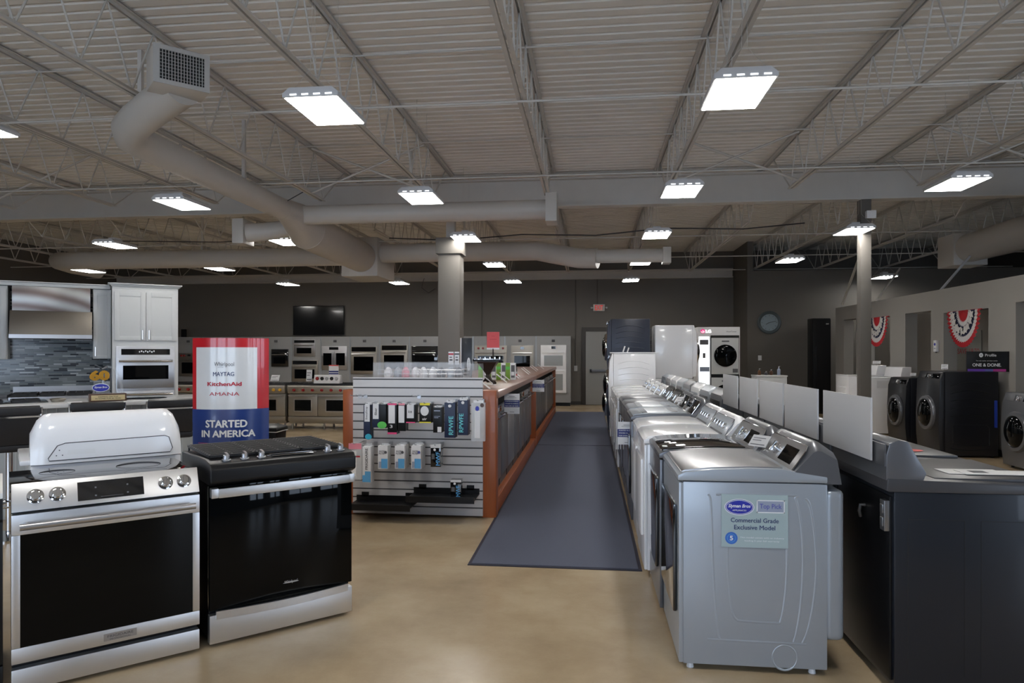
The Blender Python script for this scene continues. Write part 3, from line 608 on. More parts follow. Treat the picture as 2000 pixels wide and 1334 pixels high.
for i, (nm, lb, body, lid, face, kind, cons) in enumerate(units):
    y = 3.43+.715*i; x = X1 + (0, -.02, -.055, -.045, -.06, -.05, -.05, -.05, -.07, -.07, -.07, -.07)[i]
    hh = (.925, .925, .915, .915, .94, .94, .93, .93, .92, .92, .92, .92)[i]
    tl = toploader(nm, lb, (x, y+.685, 0), -PI/2, body, lid, face, kind, GRP, cons=cons, h=hh, H=hh+.20)
    if i == 0:
        # embossed side, local x = .685 faces the camera; u = local y, v = z
        FS = frame((.685, 0, 0), (0,1,0), (0,0,1))
        def sp(px, py): return ((px/2.04+1180-1322)/300*.70, .925-(py/2.04+680-940)/375*.925, .0)
        def rib(pts, name, r=.015, closed=False):
            P = [sp(*p) for p in pts]; Q = []
            n = len(P)
            for a in range(n if closed else n-1):
                p0, p1, p2, p3 = (P[(a-1) % n] if closed or a else P[a]), P[a], P[(a+1) % n], (P[(a+2) % n] if closed or a < n-2 else P[a+1])
                for q in range(6):
                    s_ = q/6; Q.append(tuple(.5*((2*p1[j])+(-p0[j]+p2[j])*s_+(2*p0[j]-5*p1[j]+4*p2[j]-p3[j])*s_**2+(-p0[j]+3*p1[j]-3*p2[j]+p3[j])*s_**3) for j in range(3)))
            if not closed: Q.append(P[-1])
            mb.tube([(q[0], q[1], -r+.0016) for q in Q], r, 12, X=FS, closed=closed)
        mb = MB()
        rib([(412,580),(422,600),(428,700),(432,850),(440,1000),(452,1130),(460,1164)], '')
        rib([(460,582),(470,578),(760,578),(772,590),(790,660),(802,780),(802,900),(792,1030),(775,1130),(765,1164)], '')
        rib([(812,590),(828,610),(845,700),(855,800),(855,900),(842,1020),(820,1120),(800,1166)], '')
        rib([(408,1166),(460,1168),(765,1170),(815,1170)], '')
        rib([(494,790),(494,880),(500,960),(512,1050),(530,1082),(560,1088),(690,1090),(712,1080),(728,1000),(737,890),(737,790)], '')
        rib([(728+50*math.cos(a*PI/8), 1228+50*math.sin(a*PI/8)) for a in range(16)], '', .006, True)
        mb.build('embossed_side', body, tl)
        MB().box(-.004, .0, .0, .004, .06, h if False else .92).build('seam_line', 'dark_gap', tl)
        st = MB(); a = sp((1409-1180)*2.04, (963-680)*2.04); b = sp((1543-1180)*2.04, (1067-680)*2.04)
        x0, y1, x1_, y0 = a[0], a[1], b[0], b[1]; w_ = x1_-x0; h_ = y1-y0
        st.box(x0, x1_, y0, y1, .001, .0055, 0, FS)
        def sx(u): return x0+w_*u
        def sy(v): return y1-h_*v
        # positions read as fractions of the sticker
        st.ell(FS, sx(.27), sy(.24), w_*.225, h_*.155, .0058, 2).ell(FS, sx(.27), sy(.24), w_*.213, h_*.143, .0060, 1).ell(FS, sx(.27), sy(.24), w_*.203, h_*.133, .0062, 2).ell(FS, sx(.27), sy(.24), w_*.195, h_*.125, .0064, 1)
        st.text(FS, 'Slyman Bros', sx(.27), sy(.225), w_*.34, h_*.085, .0068, 2, bold=.02, shear=.25).text(FS, 'APPLIANCES', sx(.27), sy(.30), w_*.21, h_*.028, .0068, 2, bold=.01)
        for q in ((.53, .95, .095, .115), (.53, .95, .32, .34), (.53, .545, .095, .34), (.935, .95, .095, .34)): st.quad(FS, sx(q[0]), sx(q[1]), sy(q[3]), sy(q[2]), .0062, 2)
        st.quad(FS, sx(.545), sx(.935), sy(.32), sy(.115), .0058, 5)
        st.text(FS, 'Top Pick', sx(.74), sy(.225), w_*.33, h_*.12, .0066, 3, bold=.012)
        st.text(FS, 'Commercial Grade', sx(.50), sy(.485), w_*.72, h_*.085, .0062, 4, bold=.012).text(FS, 'Exclusive Model', sx(.50), sy(.62), w_*.62, h_*.085, .0062, 4, bold=.012)
        st.ell(FS, sx(.15), sy(.83), w_*.095, w_*.095, .0058, 6).ell(FS, sx(.15), sy(.83), w_*.065, w_*.065, .0060, 7).ell(FS, sx(.15), sy(.83), w_*.058, w_*.058, .0062, 6).text(FS, '5', sx(.15), sy(.83), w_*.05, h_*.09, .0066, 2, bold=.03)
        st.text(FS, 'This model comes with an industry', sx(.61), sy(.815), w_*.66, h_*.035, .0062, 2).text(FS, 'leading 5 year full warranty', sx(.61), sy(.875), w_*.52, h_*.035, .0062, 2)
        so = st.build('store_sticker', ['sticker', 'logo', 'wtext', 'purpt', 'navyt', 'stickbox', 'medal', 'skyb'], tl, smooth=False); so['label'] = 'pale blue-grey sticker with oval store emblem'
    if i == 0: MB().box(.05, .672, .69, .785, .165, .895).build('rear_cover', 'sspaint', tl, bevel=.035, seg=4)
    if i in (4, 5): MB().prism([(.10, hh+.066), (.42, hh+.079), (.42, hh+.076), (.10, hh+.062)], 0, .06, .625).build('lid_window', 'black_gloss', tl)
    if i == 1:
        MB().box(.60, .635, .02, .05, .99, .994).build('lid_tag', 'whitep', tl)

# price tag holders lying or standing on the machines and counters
def taghold(name, label, loc, rz, tilt, w_, h_, group=None, m='card', leg=True, face='card'):
    t = thing(name, label, 'price tag', loc, rz, group)
    X = Matrix.Rotation(-tilt, 4, 'X')
    hz = .03 if leg else 0
    MB().box(-w_/2, w_/2, -.002, .002, hz, hz+h_, X=X).build('card', m, t)
    p = MB(); F = X @ frame((0, -.0022, hz), (1,0,0), (0,0,1))
    p.quad(F, -w_*.4, w_*.4, h_*.12, h_*.20).quad(F, -w_*.4, w_*.1, h_*.5, h_*.56).quad(F, -w_*.4, w_*.3, h_*.7, h_*.76); p.build('print', 'ink', t)
    if leg: MB().box(-w_*.4, w_*.4, -.03, .03, 0, .004).box(-.006, .006, -.003, .003, 0, hz+.01, X=X).build('stand', 'acrylic', t)
    return t
taghold('price_tag', 'clear-framed price tag leaning between the two silver consoles of the nearest machines', (.93, 4.02, 1.0), -.9, .75, .12, .08, m='board')
taghold('price_tag', 'price tag standing on the dark machines by the farther black console', (.93, 7.35, 1.01), -.9, .75, .16, .07)
# curled plastic literature bag on the white machine
t = tag(MB().tube([(1.0, 4.95, .995), (1.05, 4.75, 1.01), (.98, 4.6, 1.0), (1.02, 4.42, 1.01)], [.03, .045, .035, .02], 7).build('plastic_bag', 'plasticbag'), 'crumpled clear plastic bag beside the chrome dial console', 'plastic bag')

# row card on the white/grey machine fronts, seen edge-on to the aisle
def aislecard(label, x0, x1, Y, z0, z1, group=None):
    t = thing('sign_card', label, 'sign', ((x0+x1)/2, Y, z0), 0, group); w_ = x1-x0; h_ = z1-z0
    MB().box(-w_/2, w_/2, -.002, .002, 0, h_).build('card', 'card', t)
    F = FRONT(-w_/2, -.0022, 0); p = MB()
    p.quad(F, .0, w_, h_*.33, h_*.68, .001, 0)
    for k, s in enumerate(('STARTED IN AMERICA', 'STAYED IN AMERICA', 'FOR OVER 100 YEARS')): p.text(F, s, w_*.5, h_*(.62-.115*k), w_*.86, h_*.05, .002, 1, bold=.015)
    p.quad(F, w_*.3, w_*.7, h_*.85, h_*.87, .001, 2).quad(F, w_*.2, w_*.8, h_*.79, h_*.805, .001, 2).quad(F, w_*.35, w_*.65, h_*.08, h_*.10, .001, 2)
    p.build('print', ['cardblue', 'wtext', 'ink'], t, smooth=False); return t
p = atY(1206, 868, 6.55); q = atY(1241, 824, 6.55)
aislecard('white and navy sign card sticking out from the slate machines into the aisle', p.x, q.x+.02, 6.55, p.z, q.z)

# ============================================================ SECOND ROW (fronts face away, backs to the first row)
G2 = 'machines backing onto the aisle row'
for i in range(5):
    y = 3.28+.735*i
    lb = ['dark navy-black laundry machine with white papers on its lid, nearest on the right', 'dark navy-black laundry machine behind the second grey board', 'dark laundry machine behind the third grey board', 'dark laundry machine behind the fourth grey board', 'dark laundry machine behind the farthest grey board'][i]
    t = thing('top_load_dryer', lb, 'dryer', (2.075, y, 0), PI/2, G2); wd = .69
    MB().box(0, wd, .0, .70, .03, .925).build('body', 'dark_enamel', t, bevel=.006)
    MB().box(.0, .004, .0, .004, .03, .90).build('seam_line', 'dark_gap', t)
    for x in (.05, wd-.05):
        for yy in (.05, .64): MB().cyl((x, yy, 0), (x, yy, .03), .016, 10).build('foot', 'ss', t)
    tp = MB(); tp.prism([(-.02, .925), (-.02, .955), (.0, .965), (.73, .985), (.735, .93), (.72, .925)], 0, -.006, wd+.006); tp.build('top', 'dark_top', t, bevel=.005)
    MB().box(.06, wd-.03, .03, .50, .968, .982).build('lid', 'dark_top', t, bevel=.004)
    c = MB(); c.prism([(.735, .975), (.735, 1.09), (.72, 1.145), (.68, 1.16), (.64, 1.155), (.56, 1.01), (.575, .975)], 0, 0, wd); c.build('console', 'slate', t, bevel=.006)
    MB().box(.0, wd, .735, .742, 1.04, 1.14).build('console_back', 'slate', t); MB().box(.3, .36, .742, .745, 1.09, 1.115).build('badge', 'ss', t)
    bk = MB(); bk.box(.02, wd-.02, .70, .712, .06, .90); bk.build('rear_panel', 'black', t, bevel=.003)
    bb = MB(); bb.box(.02, .07, .712, .735, .74, .88).box(.03, .06, .735, .74, .76, .80).box(.03, .06, .735, .74, .82, .86); bb.build('terminal_block', 'ssface', t, bevel=.003)
    hh = MB(); hh.tube([(.30, .712, .80), (.30, .735, .80), (.30, .74, .77), (.31, .73, .74)], .008, 8); hh.build('water_inlet', 'ss', t)
    fr_ = MB()
    for (a, b) in ((.10, .33), (.40, .64)):
        fr_.box(-.0015, 0, a, a+.002, .10, .80).box(-.0015, 0, b, b+.002, .10, .80).box(-.0015, 0, a, b, .80, .802)
    fr_.build('side_creases', 'dark_gap', t)
    pt_ = MB(); pt_.box(-.03, .0, .0, .04, .04, .9) if False else None
ppr = thing('paper_sheets', 'white paper sheets spread on the lid of the nearest dark machine', 'paper', (1.86, 3.50, .9835), 0)
MB().box(-.17, .10, -.05, .09, 0, .002).build('sheet', 'paper', ppr); MB().box(-.10, .22, -.07, .05, .002, .004).build('sheet', 'paper', ppr)
MB().box(-.05, .02, -.03, .03, .0041, .0048).build('pictures', 'ink', ppr)
st_ = tag(MB().ell(frame((1.80, 4.25, .9835), (1,0,0), (0,1,0)), 0, 0, .14, .07, .002).text(frame((1.80, 4.25, .9835), (1,0,0), (0,1,0)), 'AJAX', 0, 0, .15, .05, .004, 1, bold=.02).build('sticker', ['redsign', 'wtext']), 'red oval sticker on the lid of the second dark machine', 'sticker')
yy0 = [3.39, 4.15, 4.87, 5.60, 6.32]; yy1 = [4.05, 4.82, 5.51, 6.23, 6.98]
for i in range(5):
    lb = 'plain grey-white board standing on a dark console, %s' % ['nearest and largest', 'second from the near end', 'middle one of five', 'fourth from the near end', 'farthest and smallest'][i]
    t = thing('display_board', lb, 'board', (1.322, (yy0[i]+yy1[i])/2, 1.05), 0, 'plain boards on the dark consoles')
    hw = (yy1[i]-yy0[i])/2
    MB().box(-.007, .002, -hw, hw, 0, .295).build('panel', 'board', t, bevel=.001)
    MB().box(.002, .012, -.1, .1, .0, .05).build('foot_clip', 'ss', t)
cols = [('slate', 'black'), ('sspaint', 'slate'), ('white', 'sspaint'), ('slate', 'sspaint'), ('sspaint', 'slate'), ('white', 'sspaint'), ('white', 'slate'), ('sspaint', 'sspaint')]
for i, (b, f) in enumerate(cols):
    lb = ['slate', 'silver', 'white', 'dark', 'silver', 'white', 'white', 'silver'][i]+' washer in the second row, console back toward the aisle, %s after the boards' % ORD[i]
    tl = toploader('top_load_washer', lb, (2.075, 7.10+.735*i, 0), PI/2, b, b, f, 'glass', G2, cons=b, h=.95, H=1.17, doorp=False, simple=True)
    MB().box(.08, .60, .755, .762, .97, 1.06).build('console_back', f, tl, bevel=.003)

# ============================================================ FRONT LOADERS
def frontloader(label, loc, rz, body='navyblack', w_=.69, D=.78, h=.99, group=None, name='front_load_washer', ribs='R', doorc='blackglass', ring='chrome', z0=.0, parent=None, facecol=None):
    t = parent or thing(name, label, 'dryer' if 'dryer' in name else 'washer', loc, rz, group)
    fc = facecol or body; X = Matrix.Translation((0, 0, z0))
    b = MB(); b.box(0, w_, .06, D, .025 if not z0 else 0, h, X=X); b.build('body', body, t, bevel=.012)
    fr_ = MB(); fr_.prism([(.06, .03), (.0, .04), (-.025, .3), (-.03, .6), (-.01, h-.14), (.035, h-.005), (.06, h-.003)], 0, .002, w_-.002, X=X); fr_.build('front_panel', fc, t, bevel=.008, sharp=45)
    ctr = (w_/2, -.02, h*.50); dr_ = MB()
    dr_.rings([(.265, -.02), (.27, .02), (.255, .045), (.215, .05), (.205, .03)], ctr, (0,-1,0), 36, X=X); ro = dr_.build('door', ring, t, sharp=50)
    MB().rings([(.215, .02), (.20, .055), (.15, .085), (.07, .10), (0, .102)], ctr, (0,-1,0), 32, X=X).build('door_glass', doorc, ro, sharp=60)
    FC = frame((0, -.01, z0+h-.14), (1,0,0), Vector((0, .045, .135)))
    k = MB(); knob(k, FC, w_*.5, .07, .032, .025); k.build('knob', 'chrome', t)
    MB().box(.05, w_*.36, .03, .12, .001, .006, X=FC).build('detergent_drawer', fc, t, bevel=.002)
    MB().box(w_*.62, w_*.93, .035, .11, .001, .005, X=FC).build('screen', 'blackglass', t, bevel=.002)
    if not z0:
        for x in (.05, w_-.05):
            for y in (.10, D-.06): MB().cyl((x, y, 0), (x, y, .026), .02, 10).build('foot', 'black', t)
    rb = MB()
    if ribs == 'N': return t
    for sx_ in ((w_+.0, -.0) if ribs == 'B' else ((w_,) if ribs == 'R' else (0,))):
        for k_ in range(5):
            zt = z0+h*(.86-.09*k_); amp = .055-.007*k_
            P = [(sx_, D*.18+.06*0+D*.68*j/14, zt+amp*math.sin(PI*j/14)-.03) for j in range(15)]
            rb.tube(P, .006, 6)
        zb = z0+h*.38
        rb.tube([(sx_, D*.22, z0+.18), (sx_, D*.22, zb-.03), (sx_, D*.26, zb), (sx_, D*.80, zb), (sx_, D*.84, zb-.03), (sx_, D*.84, z0+.18)], .005, 6)
        for k_ in range(2): rb.tube([(sx_, D*.18+D*.68*j/14, z0+.14+.07*k_-.035*math.sin(PI*j/14)) for j in range(15)], .005, 6)
    rb.build('side_ribs', body, t)
    return t
def pedestal(t, h, body, w_=.69, D=.78):
    MB().box(0, w_, .02, D, .02, h).build('pedestal', body, t, bevel=.01); MB().box(.04, w_-.04, .0, .02, .05, h-.05).build('pedestal_drawer', body, t, bevel=.006)
# end of the aisle row: white front loader on a pedestal, then a dark stacked pair
def stack(label, loc, rz, body, h1, top_h, name='laundry_tower', grp=None, w_=.72, D=.80, ribs='R', fc=None, doorc='blackglass'):
    t = thing(name, label, 'laundry machine', loc, rz, grp)
    frontloader('', None, 0, body, w_, D, h1, parent=t, z0=0.0001, ribs=ribs, facecol=fc, doorc=doorc)
    frontloader('', None, 0, body, w_, D, top_h, parent=t, z0=h1+.01, ribs=ribs, facecol=fc, doorc=doorc)
    return t
t = thing('front_load_washer', 'white front-load washer on a tall pedestal ending the aisle row', 'washer', (.36, 13.0, 0), -PI/2)
frontloader('', None, 0, 'white', .69, .80, 1.12, parent=t, z0=.42, ribs='R'); pedestal(t, .42, 'white')
MB().box(-.01, .70, -.0, .86, 1.541, 1.56).build('top_board', 'white', t, bevel=.003)
stack('dark navy stacked laundry pair behind the white pedestal washer, ribbed side', (.36, 14.2, 0), -PI/2, 'towernavy', 1.10, 1.10)
MB_ = thing('sign_holder', 'pair of clear angled tag holders on top of the white pedestal washer', 'tag holder', (.62, 12.65, 1.561), .3)
MB().box(-.03, -.01, -.01, .01, 0, .11, X=Matrix.Rotation(.35, 4, 'Y')).box(.05, .07, -.01, .01, 0, .11, X=Matrix.Rotation(.35, 4, 'Y')).build('card', 'card', MB_); MB().box(-.06, .08, -.03, .03, 0, .004).build('stand', 'acrylic', MB_)
stack('tall white stacked laundry pair with rounded front, in the second row', (2.05, 13.6, 0), PI/2, 'white', 1.04, 1.04, w_=.70, D=.78, ribs='N')
stack('dark stacked laundry pair wedged between the dark tower and the tall white one', (2.0, 14.9, 0), PI/2, 'navyblack', 1.03, 1.03, w_=.70, D=.9, ribs='L')

# LG tower display
t = thing('laundry_display', 'white display wall with magenta and white lit logo and a stacked washer dryer', 'display stand', (2.55, 16.6, 0))
MB().box(0, .98, .06, .72, 0, 2.16).build('cabinet', 'whitep', t, bevel=.006)
MB().box(.03, .27, .045, .06, .35, 1.93).build('lit_panel', 'lit', t); pp = MB(); F = FRONT(0, .044, 0)
pp.quad(F, .05, .25, 1.74, 1.86, .001, 0).quad(F, .05, .27, 1.10, 1.21, .001, 1).quad(F, .12, .18, 1.42, 1.54, .001, 0); pp.build('print', ['ink', 'stickbox'], t, smooth=False)
F = FRONT(0, .058, 0); pp = MB(); pp.ell(F, .12, 2.06, .055, .055, .002, 0).tube([(.12+.036*math.cos(a*PI/8), 2.06+.036*math.sin(a*PI/8), .005) for a in range(-8, 1)]+[(.12, 2.06, .005)], .004, 5, 1, F).tube([(.12, 2.085, .005), (.12, 2.045, .005), (.13, 2.04, .005)], .004, 5, 1, F).text(F, 'LG', .25, 2.06, .13, .075, .004, 1, bold=.03).text(F, 'WashTower', .78, 2.05, .24, .03, .004, 2); pp.build('logo', ['lglogo', 'lgwhite', 'ink'], t)
MB().box(.30, .955, .03, .06, .02, 1.96).build('tower_surround', 'dark_gap', t)
for z0, nm in ((1.06, 'upper_drum'), (.12, 'lower_drum')):
    q = MB(); q.box(.315, .94, .0, .03, z0-.02, z0+.84); fo = q.build('drum_front', 'cab', t, bevel=.008)
    dd = MB(); dd.rings([(.255, 0), (.262, .02), (.24, .045), (.20, .05), (.12, .06), (0, .065)], (.63, 0, z0+.42), (0,-1,0), 36); dd.build('door', 'blackglass', fo, sharp=60)
    F = FRONT(0, -.001, 0); pp = MB(); pp.quad(F, .55, .72, z0+.745, z0+.775, .001, 0).quad(F, .80, .92, z0+.02, z0+.11, .001, 0); pp.build('print', ['ink'], fo)
MB().box(.315, .94, -.002, .03, .965, 1.035).build('control_strip', 'black_gloss', t)

# machines along the partition, fronts facing the aisle (-X)
t = frontloader('large dark front loader with ribbed side carrying a black sign, by the partition', (5.17, 11.50, 0), -PI/2, 'navyblack', .72, .80, 1.27, ring='slate', ribs='R')
MB().box(.721, .726, .74, .78, .45, .85).build('blue_tag', 'bluel', t)
t = frontloader('smaller black front loader to the left of the large ribbed one, by the partition', (5.25, 12.75, 0), -PI/2, 'navyblack', .70, .76, 1.13, ring='slate', ribs='R')
t = frontloader('dark front loader cut by the right picture edge', (5.62, 10.05, 0), -PI/2, 'slate', .70, .5, 1.02, ring='slate', ribs='L')
sg = thing('sign', 'black box sign with white capitals and a purple strip on the large ribbed machine', 'sign', (5.62, 10.90, 1.272))
sg.rotation_euler = (0, 0, -.25)
MB().box(-.03, .50, -.03, .03, 0, .30).build('panel', 'black', sg, bevel=.003)
F = FRONT(0, -.0305, 0); pp = MB(); pp.text(F, 'Profile', .27, .245, .14, .04, .001, 0, bold=.01).ell(F, .15, .245, .026, .032, .001, 0).text(F, 'GE', .15, .245, .026, .028, .002, 1).text(F, 'The only washer and dryer combo', .22, .16, .27, .018, .001, 0).text(F, 'ONE & DONE.', .22, .10, .36, .048, .001, 0, bold=.02)
pp.quad(F, -.02, .20, .005, .04, .001, 2).quad(F, .20, .30, .005, .04, .001, 4).quad(F, .30, .46, .005, .04, .001, 3); pp.build('print', ['wtext', 'black', 'violet', 'magenta', 'purpt'], sg, smooth=False)
taghold('price_tag', 'white price tag standing on the large ribbed front loader', (5.45, 11.25, 1.272), -.5, .7, .09, .10)
taghold('price_tag', 'white price tag standing on the smaller black front loader', (5.5, 12.4, 1.132), -.5, .8, .09, .07)
taghold('price_tag', 'white price tag on the white dryer console by the slim column', (5.62, 14.2, 1.30), -.5, .5, .14, .07)
for i, (x, y, h_, lb) in enumerate(((5.30, 15.15, 1.10, 'white dryer with glass front door, left of the white washer by the partition'), (5.42, 14.35, 1.08, 'white washer with raised console beside the slim column'))):
    t = thing('laundry_dryer' if i == 0 else 'laundry_washer', lb, 'dryer' if i == 0 else 'washer', (x-.12, y, 0), -PI/2)
    MB().box(0, .72, 0, .72, .02, h_-.02).build('body', 'white', t, bevel=.01); MB().box(-.003, .723, -.006, .72, h_-.02, h_).build('top', 'white', t, bevel=.006)
    MB().prism([(.52, h_), (.56, h_+.19), (.60, h_+.20), (.72, h_+.20), (.72, h_)], 0, 0, .72).build('console', 'white', t, bevel=.01)
    for q in (.05, .66):
        for r_ in (.05, .66): MB().cyl((q, r_, 0), (q, r_, .02), .02, 8).build('foot', 'black', t)
    if i == 0: MB().box(.12, .60, -.02, 0, .35, .85).build('door', 'white', t, bevel=.01)
    else: MB().box(.724, .728, .10, .40, .88, 1.02).build('side_label', 'card', t)
t = thing('refrigerator', 'tall black cabinet against the start of the partition, near the clock', 'cabinet', (5.62, 18.05, 0))
MB().box(0, .42, 0, .45, 0.02, 2.42).build('body', 'black', t, bevel=.008); MB().box(.0, .42, -.03, 0, .05, 2.40).build('door', 'black', t, bevel=.01); MB().box(.05, .08, -.07, -.03, .6, 1.7).build('handle', 'black', t, bevel=.005); MB().box(.30, .37, -.034, -.03, 2.26, 2.29).build('badge', 'chrome', t); MB().box(.03, .39, .03, .42, 0, .02).build('feet', 'black', t)

# ============================================================ COUNTER ISLAND WITH SLAT WALL END
t = thing('counter_island', 'long cherry-brown counter island with orange wood end panels along the aisle', 'counter', (0, 0, 0))
MB().box(-1.01, -.875, 6.36, 6.50, 0.0, 1.20).build('end_panel', 'orange', t, bevel=.012)
MB().box(-2.37, -2.25, 6.36, 6.50, 0.0, 1.20).build('end_panel', 'orange', t, bevel=.012)
for k, (y0, y1, xa, xb) in enumerate(((6.44, 11.16, 10.96, 11.16), (11.20, 17.7, 11.20, 11.44))):
    mb = MB(); P = [(-.86, y0), (-.86, y1), (-2.40, y1), (-2.40, xb), (-2.07, xb), (-2.07, y0)] if k else [(-.86, y0), (-.86, y1), (-2.07, y1), (-2.07, xa), (-2.40, xa), (-2.40, y0)]
    mb.prism(P, 2, 1.12, 1.185); mb.build('countertop', 'ctop', t, bevel=.014, seg=3)
MB().box(-2.30, -.97, 6.5, 10.95, .15, 1.12).box(-2.06, -.97, 10.95, 11.45, .15, 1.12).box(-2.30, -.97, 11.45, 17.6, .15, 1.12).build('carcass', 'dark_gap', t)
MB().box(-2.36, -.885, 6.50, 10.95, 0, .15).box(-2.06, -.885, 10.95, 11.45, 0, .15).box(-2.36, -.885, 11.45, 17.65, 0, .15).build('plinth', 'orange', t, bevel=.01)
MB().box(-2.06, -.88, 11.14, 11.24, .15, 1.12).build('divider_panel', 'orange', t, bevel=.006)
MB().box(-2.38, -.88, 17.58, 17.68, .0, 1.12).build('end_panel', 'orange', t, bevel=.006)
def dishwasher(y, i):
    m = ('slate', 'slate', 'ss', 'slate', 'slate')[i % 5]
    lb = 'dishwasher under the cherry counter facing the aisle, %s from the slat wall' % ORD[i]
    t = thing('dishwasher', ('dark ' if m == 'slate' else 'steel ')+lb, 'dishwasher', (-.93, y, .152), PI/2, 'dishwashers along the counter')
    MB().box(.004, .596, .0, .02, .10, .86).build('door', m, t, bevel=.006)
    MB().box(.01, .59, .02, .04, .0, .09).build('toe_kick', 'black', t)
    MB().box(.006, .594, -.006, .001, .79, .855).build('control_panel', 'black_gloss' if i % 2 == 0 else 'ss', t, bevel=.003)
    h = MB(); h.tube([(.05, -.045, .76), (.55, -.045, .76)], .010, 10).cyl((.07, -.045, .76), (.07, 0, .76), .008, 8).cyl((.53, -.045, .76), (.53, 0, .76), .008, 8); h.build('handle', 'chrome', t)
    return t
n = 0
for y in [6.55+.622*k for k in range(7)]+[11.30+.622*k for k in range(10)]:
    dishwasher(y, n); n += 1
p0, p1 = atY(985, 808, 7.3), atY(1013, 769, 7.3)
aislecard('white and navy sign card hanging out from the first steel dishwasher below the cherry counter', p0.x, p1.x+.01, 7.3, p0.z, p1.z)
p0, p1 = atY(1040, 765, 10.6), atY(1063, 742, 10.6)
aislecard('smaller white and navy sign card farther along the dishwashers, at the counter joint', p0.x, p1.x, 10.6, p0.z, p1.z)

SY = 6.34
t = thing('slatwall_display', 'grey slat wall panel at the end of the counter island with hooks and shelves', 'display panel', (0, SY, 0))
mb = MB(); prof = [(.02, .02)]; z = .02
while z < 1.24: 
    prof += [(0, z), (0, z+.068), (.008, z+.068), (.008, z+.080)]; z += .0805
prof += [(0, z), (0, 1.32), (.02, 1.32)]
mb.prism(prof, 0, -2.26, -1.00); mb.build('slat_panel', 'slat', t, smooth=False)
gr = MB(); z = .02
while z < 1.24: gr.box(-2.2595, -1.0005, .004, .0085, z+.0685, z+.0795); z += .0805
gr.build('slat_grooves', 'groove', t, smooth=False)
def shelf(x0, x1, z, label):
    s = thing('display_shelf', label, 'shelf', ((x0+x1)/2, SY, z)); hw = (x1-x0)/2
    MB().box(-hw, hw, -.30, -.01, 0, .006).box(-hw, hw, -.305, -.295, -.025, .032).box(-hw, hw, -.012, -.004, 0, .055).build('tray', 'black', s)
    MB().box(-hw+.05, -hw+.12, -.012, -.001, .04, .085).box(hw-.12, hw-.05, -.012, -.001, .04, .085).build('bracket', 'black', s)
shelf(-2.22, -1.62, .14, 'lower black metal shelf on the left of the slat wall')
shelf(-1.66, -1.03, .225, 'black metal shelf on the right of the slat wall, holding one small box')
HN = {'upper': 0, 'lower': 0}
def hook(x, z, ln, label):
    s = thing('display_hook', label, 'hook', (x, SY, z))
    MB().tube([(0, -.004, 0), (0, -ln*.5, .0), (0, -ln, .012), (0, -ln-.008, .022)], .003, 6).build('prong', 'wire', s)
    MB().box(-.018, .018, -.005, -.001, -.03, .006).build('backplate', 'wire', s)
def pk(x0, y0, x1, y1, label, body, front, name='filter_box', depth=.05, n=1, Y=None, cat='package', glow=None, pitch=.055, rear=None):
    """package seen at pixel box x0..x1, y0..y1, hanging n deep from one hook"""
    Y = Y if Y is not None else SY-.27
    for k in range(n):
        YY = Y+pitch*k
        a = atY(x0, y1, Y); b = atY(x1, y0, Y); w_ = b.x-a.x; h_ = b.z-a.z
        lb = label if k == 0 else (rear or label) + (', %s behind the front' % ORD[k-1])
        s = thing(name, lb, cat, (a.x+w_/2, YY, a.z), 0, (rear or label) if n > 1 else None)
        MB().box(-w_/2, w_/2, 0, depth, 0, h_*.94).build('box', body, s, bevel=.003)
        MB().box(-w_*.35, w_*.35, depth*.45, depth*.5, h_*.94, h_).build('hang_tab', 'whitep', s)
        if k == 0:
            row = 'upper' if y0 < 830 else 'lower'; HN[row] += 1
            hook(a.x+w_/2, b.z-.012, .31, 'steel wire hook with goods on the %s row of the slat wall, %s from left' % (row, ORD[HN[row]-1]))
        if k == 0: front(s, FRONT(-w_/2, -.001, 0), w_, h_)
def F_(items, mats):
    def g(s, F, w_, h_):
        m = MB()
        for it in items:
            if it[0] == 'q': m.quad(F, w_*it[1], w_*it[2], h_*it[3], h_*it[4], .0005*(1+it[6] if len(it) > 6 else 1), it[5])
            elif it[0] == 'e': m.ell(F, w_*it[1], h_*it[2], w_*it[3], h_*it[4], .0012, it[5])
            elif it[0] == 't': 
                rt = len(it) > 7; m.text(F, it[1], w_*it[2], h_*it[3], (h_ if rt else w_)*it[4], (w_ if rt else h_)*it[5], .0016, it[6], bold=.015, rot=it[7] if rt else 0)
        m.build('print', mats, s, smooth=False)
    return g
pk(710, 787, 723, 857, 'navy and white filter pack with aqua drop, far left of the top hook row', 'navy', F_([('q',.15,.95,.48,.95,0), ('e',.75,.06,.5,.08,1), ('t','EveryDrop',.5,.72,.35,.35,2,PI/2)], ['card','aqua','ink']), n=2, rear='navy pack on the aqua drop hook')
pk(727, 787, 741, 835, 'navy filter pack with white label and green drop on the top hook row', 'navy', F_([('q',.1,.9,.35,.97,0), ('t','filter',.5,.65,.3,.35,1,PI/2)], ['card','ink']), n=1)
pk(741, 787, 754, 836, 'black pack with lime green drop, stacked on the second hook', 'black', F_([('e',.4,.12,.7,.14,0)], ['lime']), n=3, pitch=.045)
pk(757, 787, 775, 848, 'black and white pack with pink top on the top hook row', 'black', F_([('q',.1,.8,.35,.93,0), ('q',0,1,.93,.99,1), ('q',0,1,.0,.06,1), ('t','3',.4,.25,.3,.1,0)], ['card','pink']), n=2, rear='black pack on the pink top hook')
pk(777, 787, 792, 842, 'narrow black and white pack with pale pink band', 'black', F_([('q',.1,.85,.3,.9,0), ('q',.1,.9,.92,.99,1)], ['card','pinkl']), n=2)
pk(793, 789, 811, 826, 'short black box with round white bottle and pink base', 'black', F_([('q',.1,.85,.25,.97,0), ('q',0,1,0,.06,1), ('t','ice',.45,.6,.4,.15,2)], ['card','pink','ink']), n=2, name='filter_bottle_box')
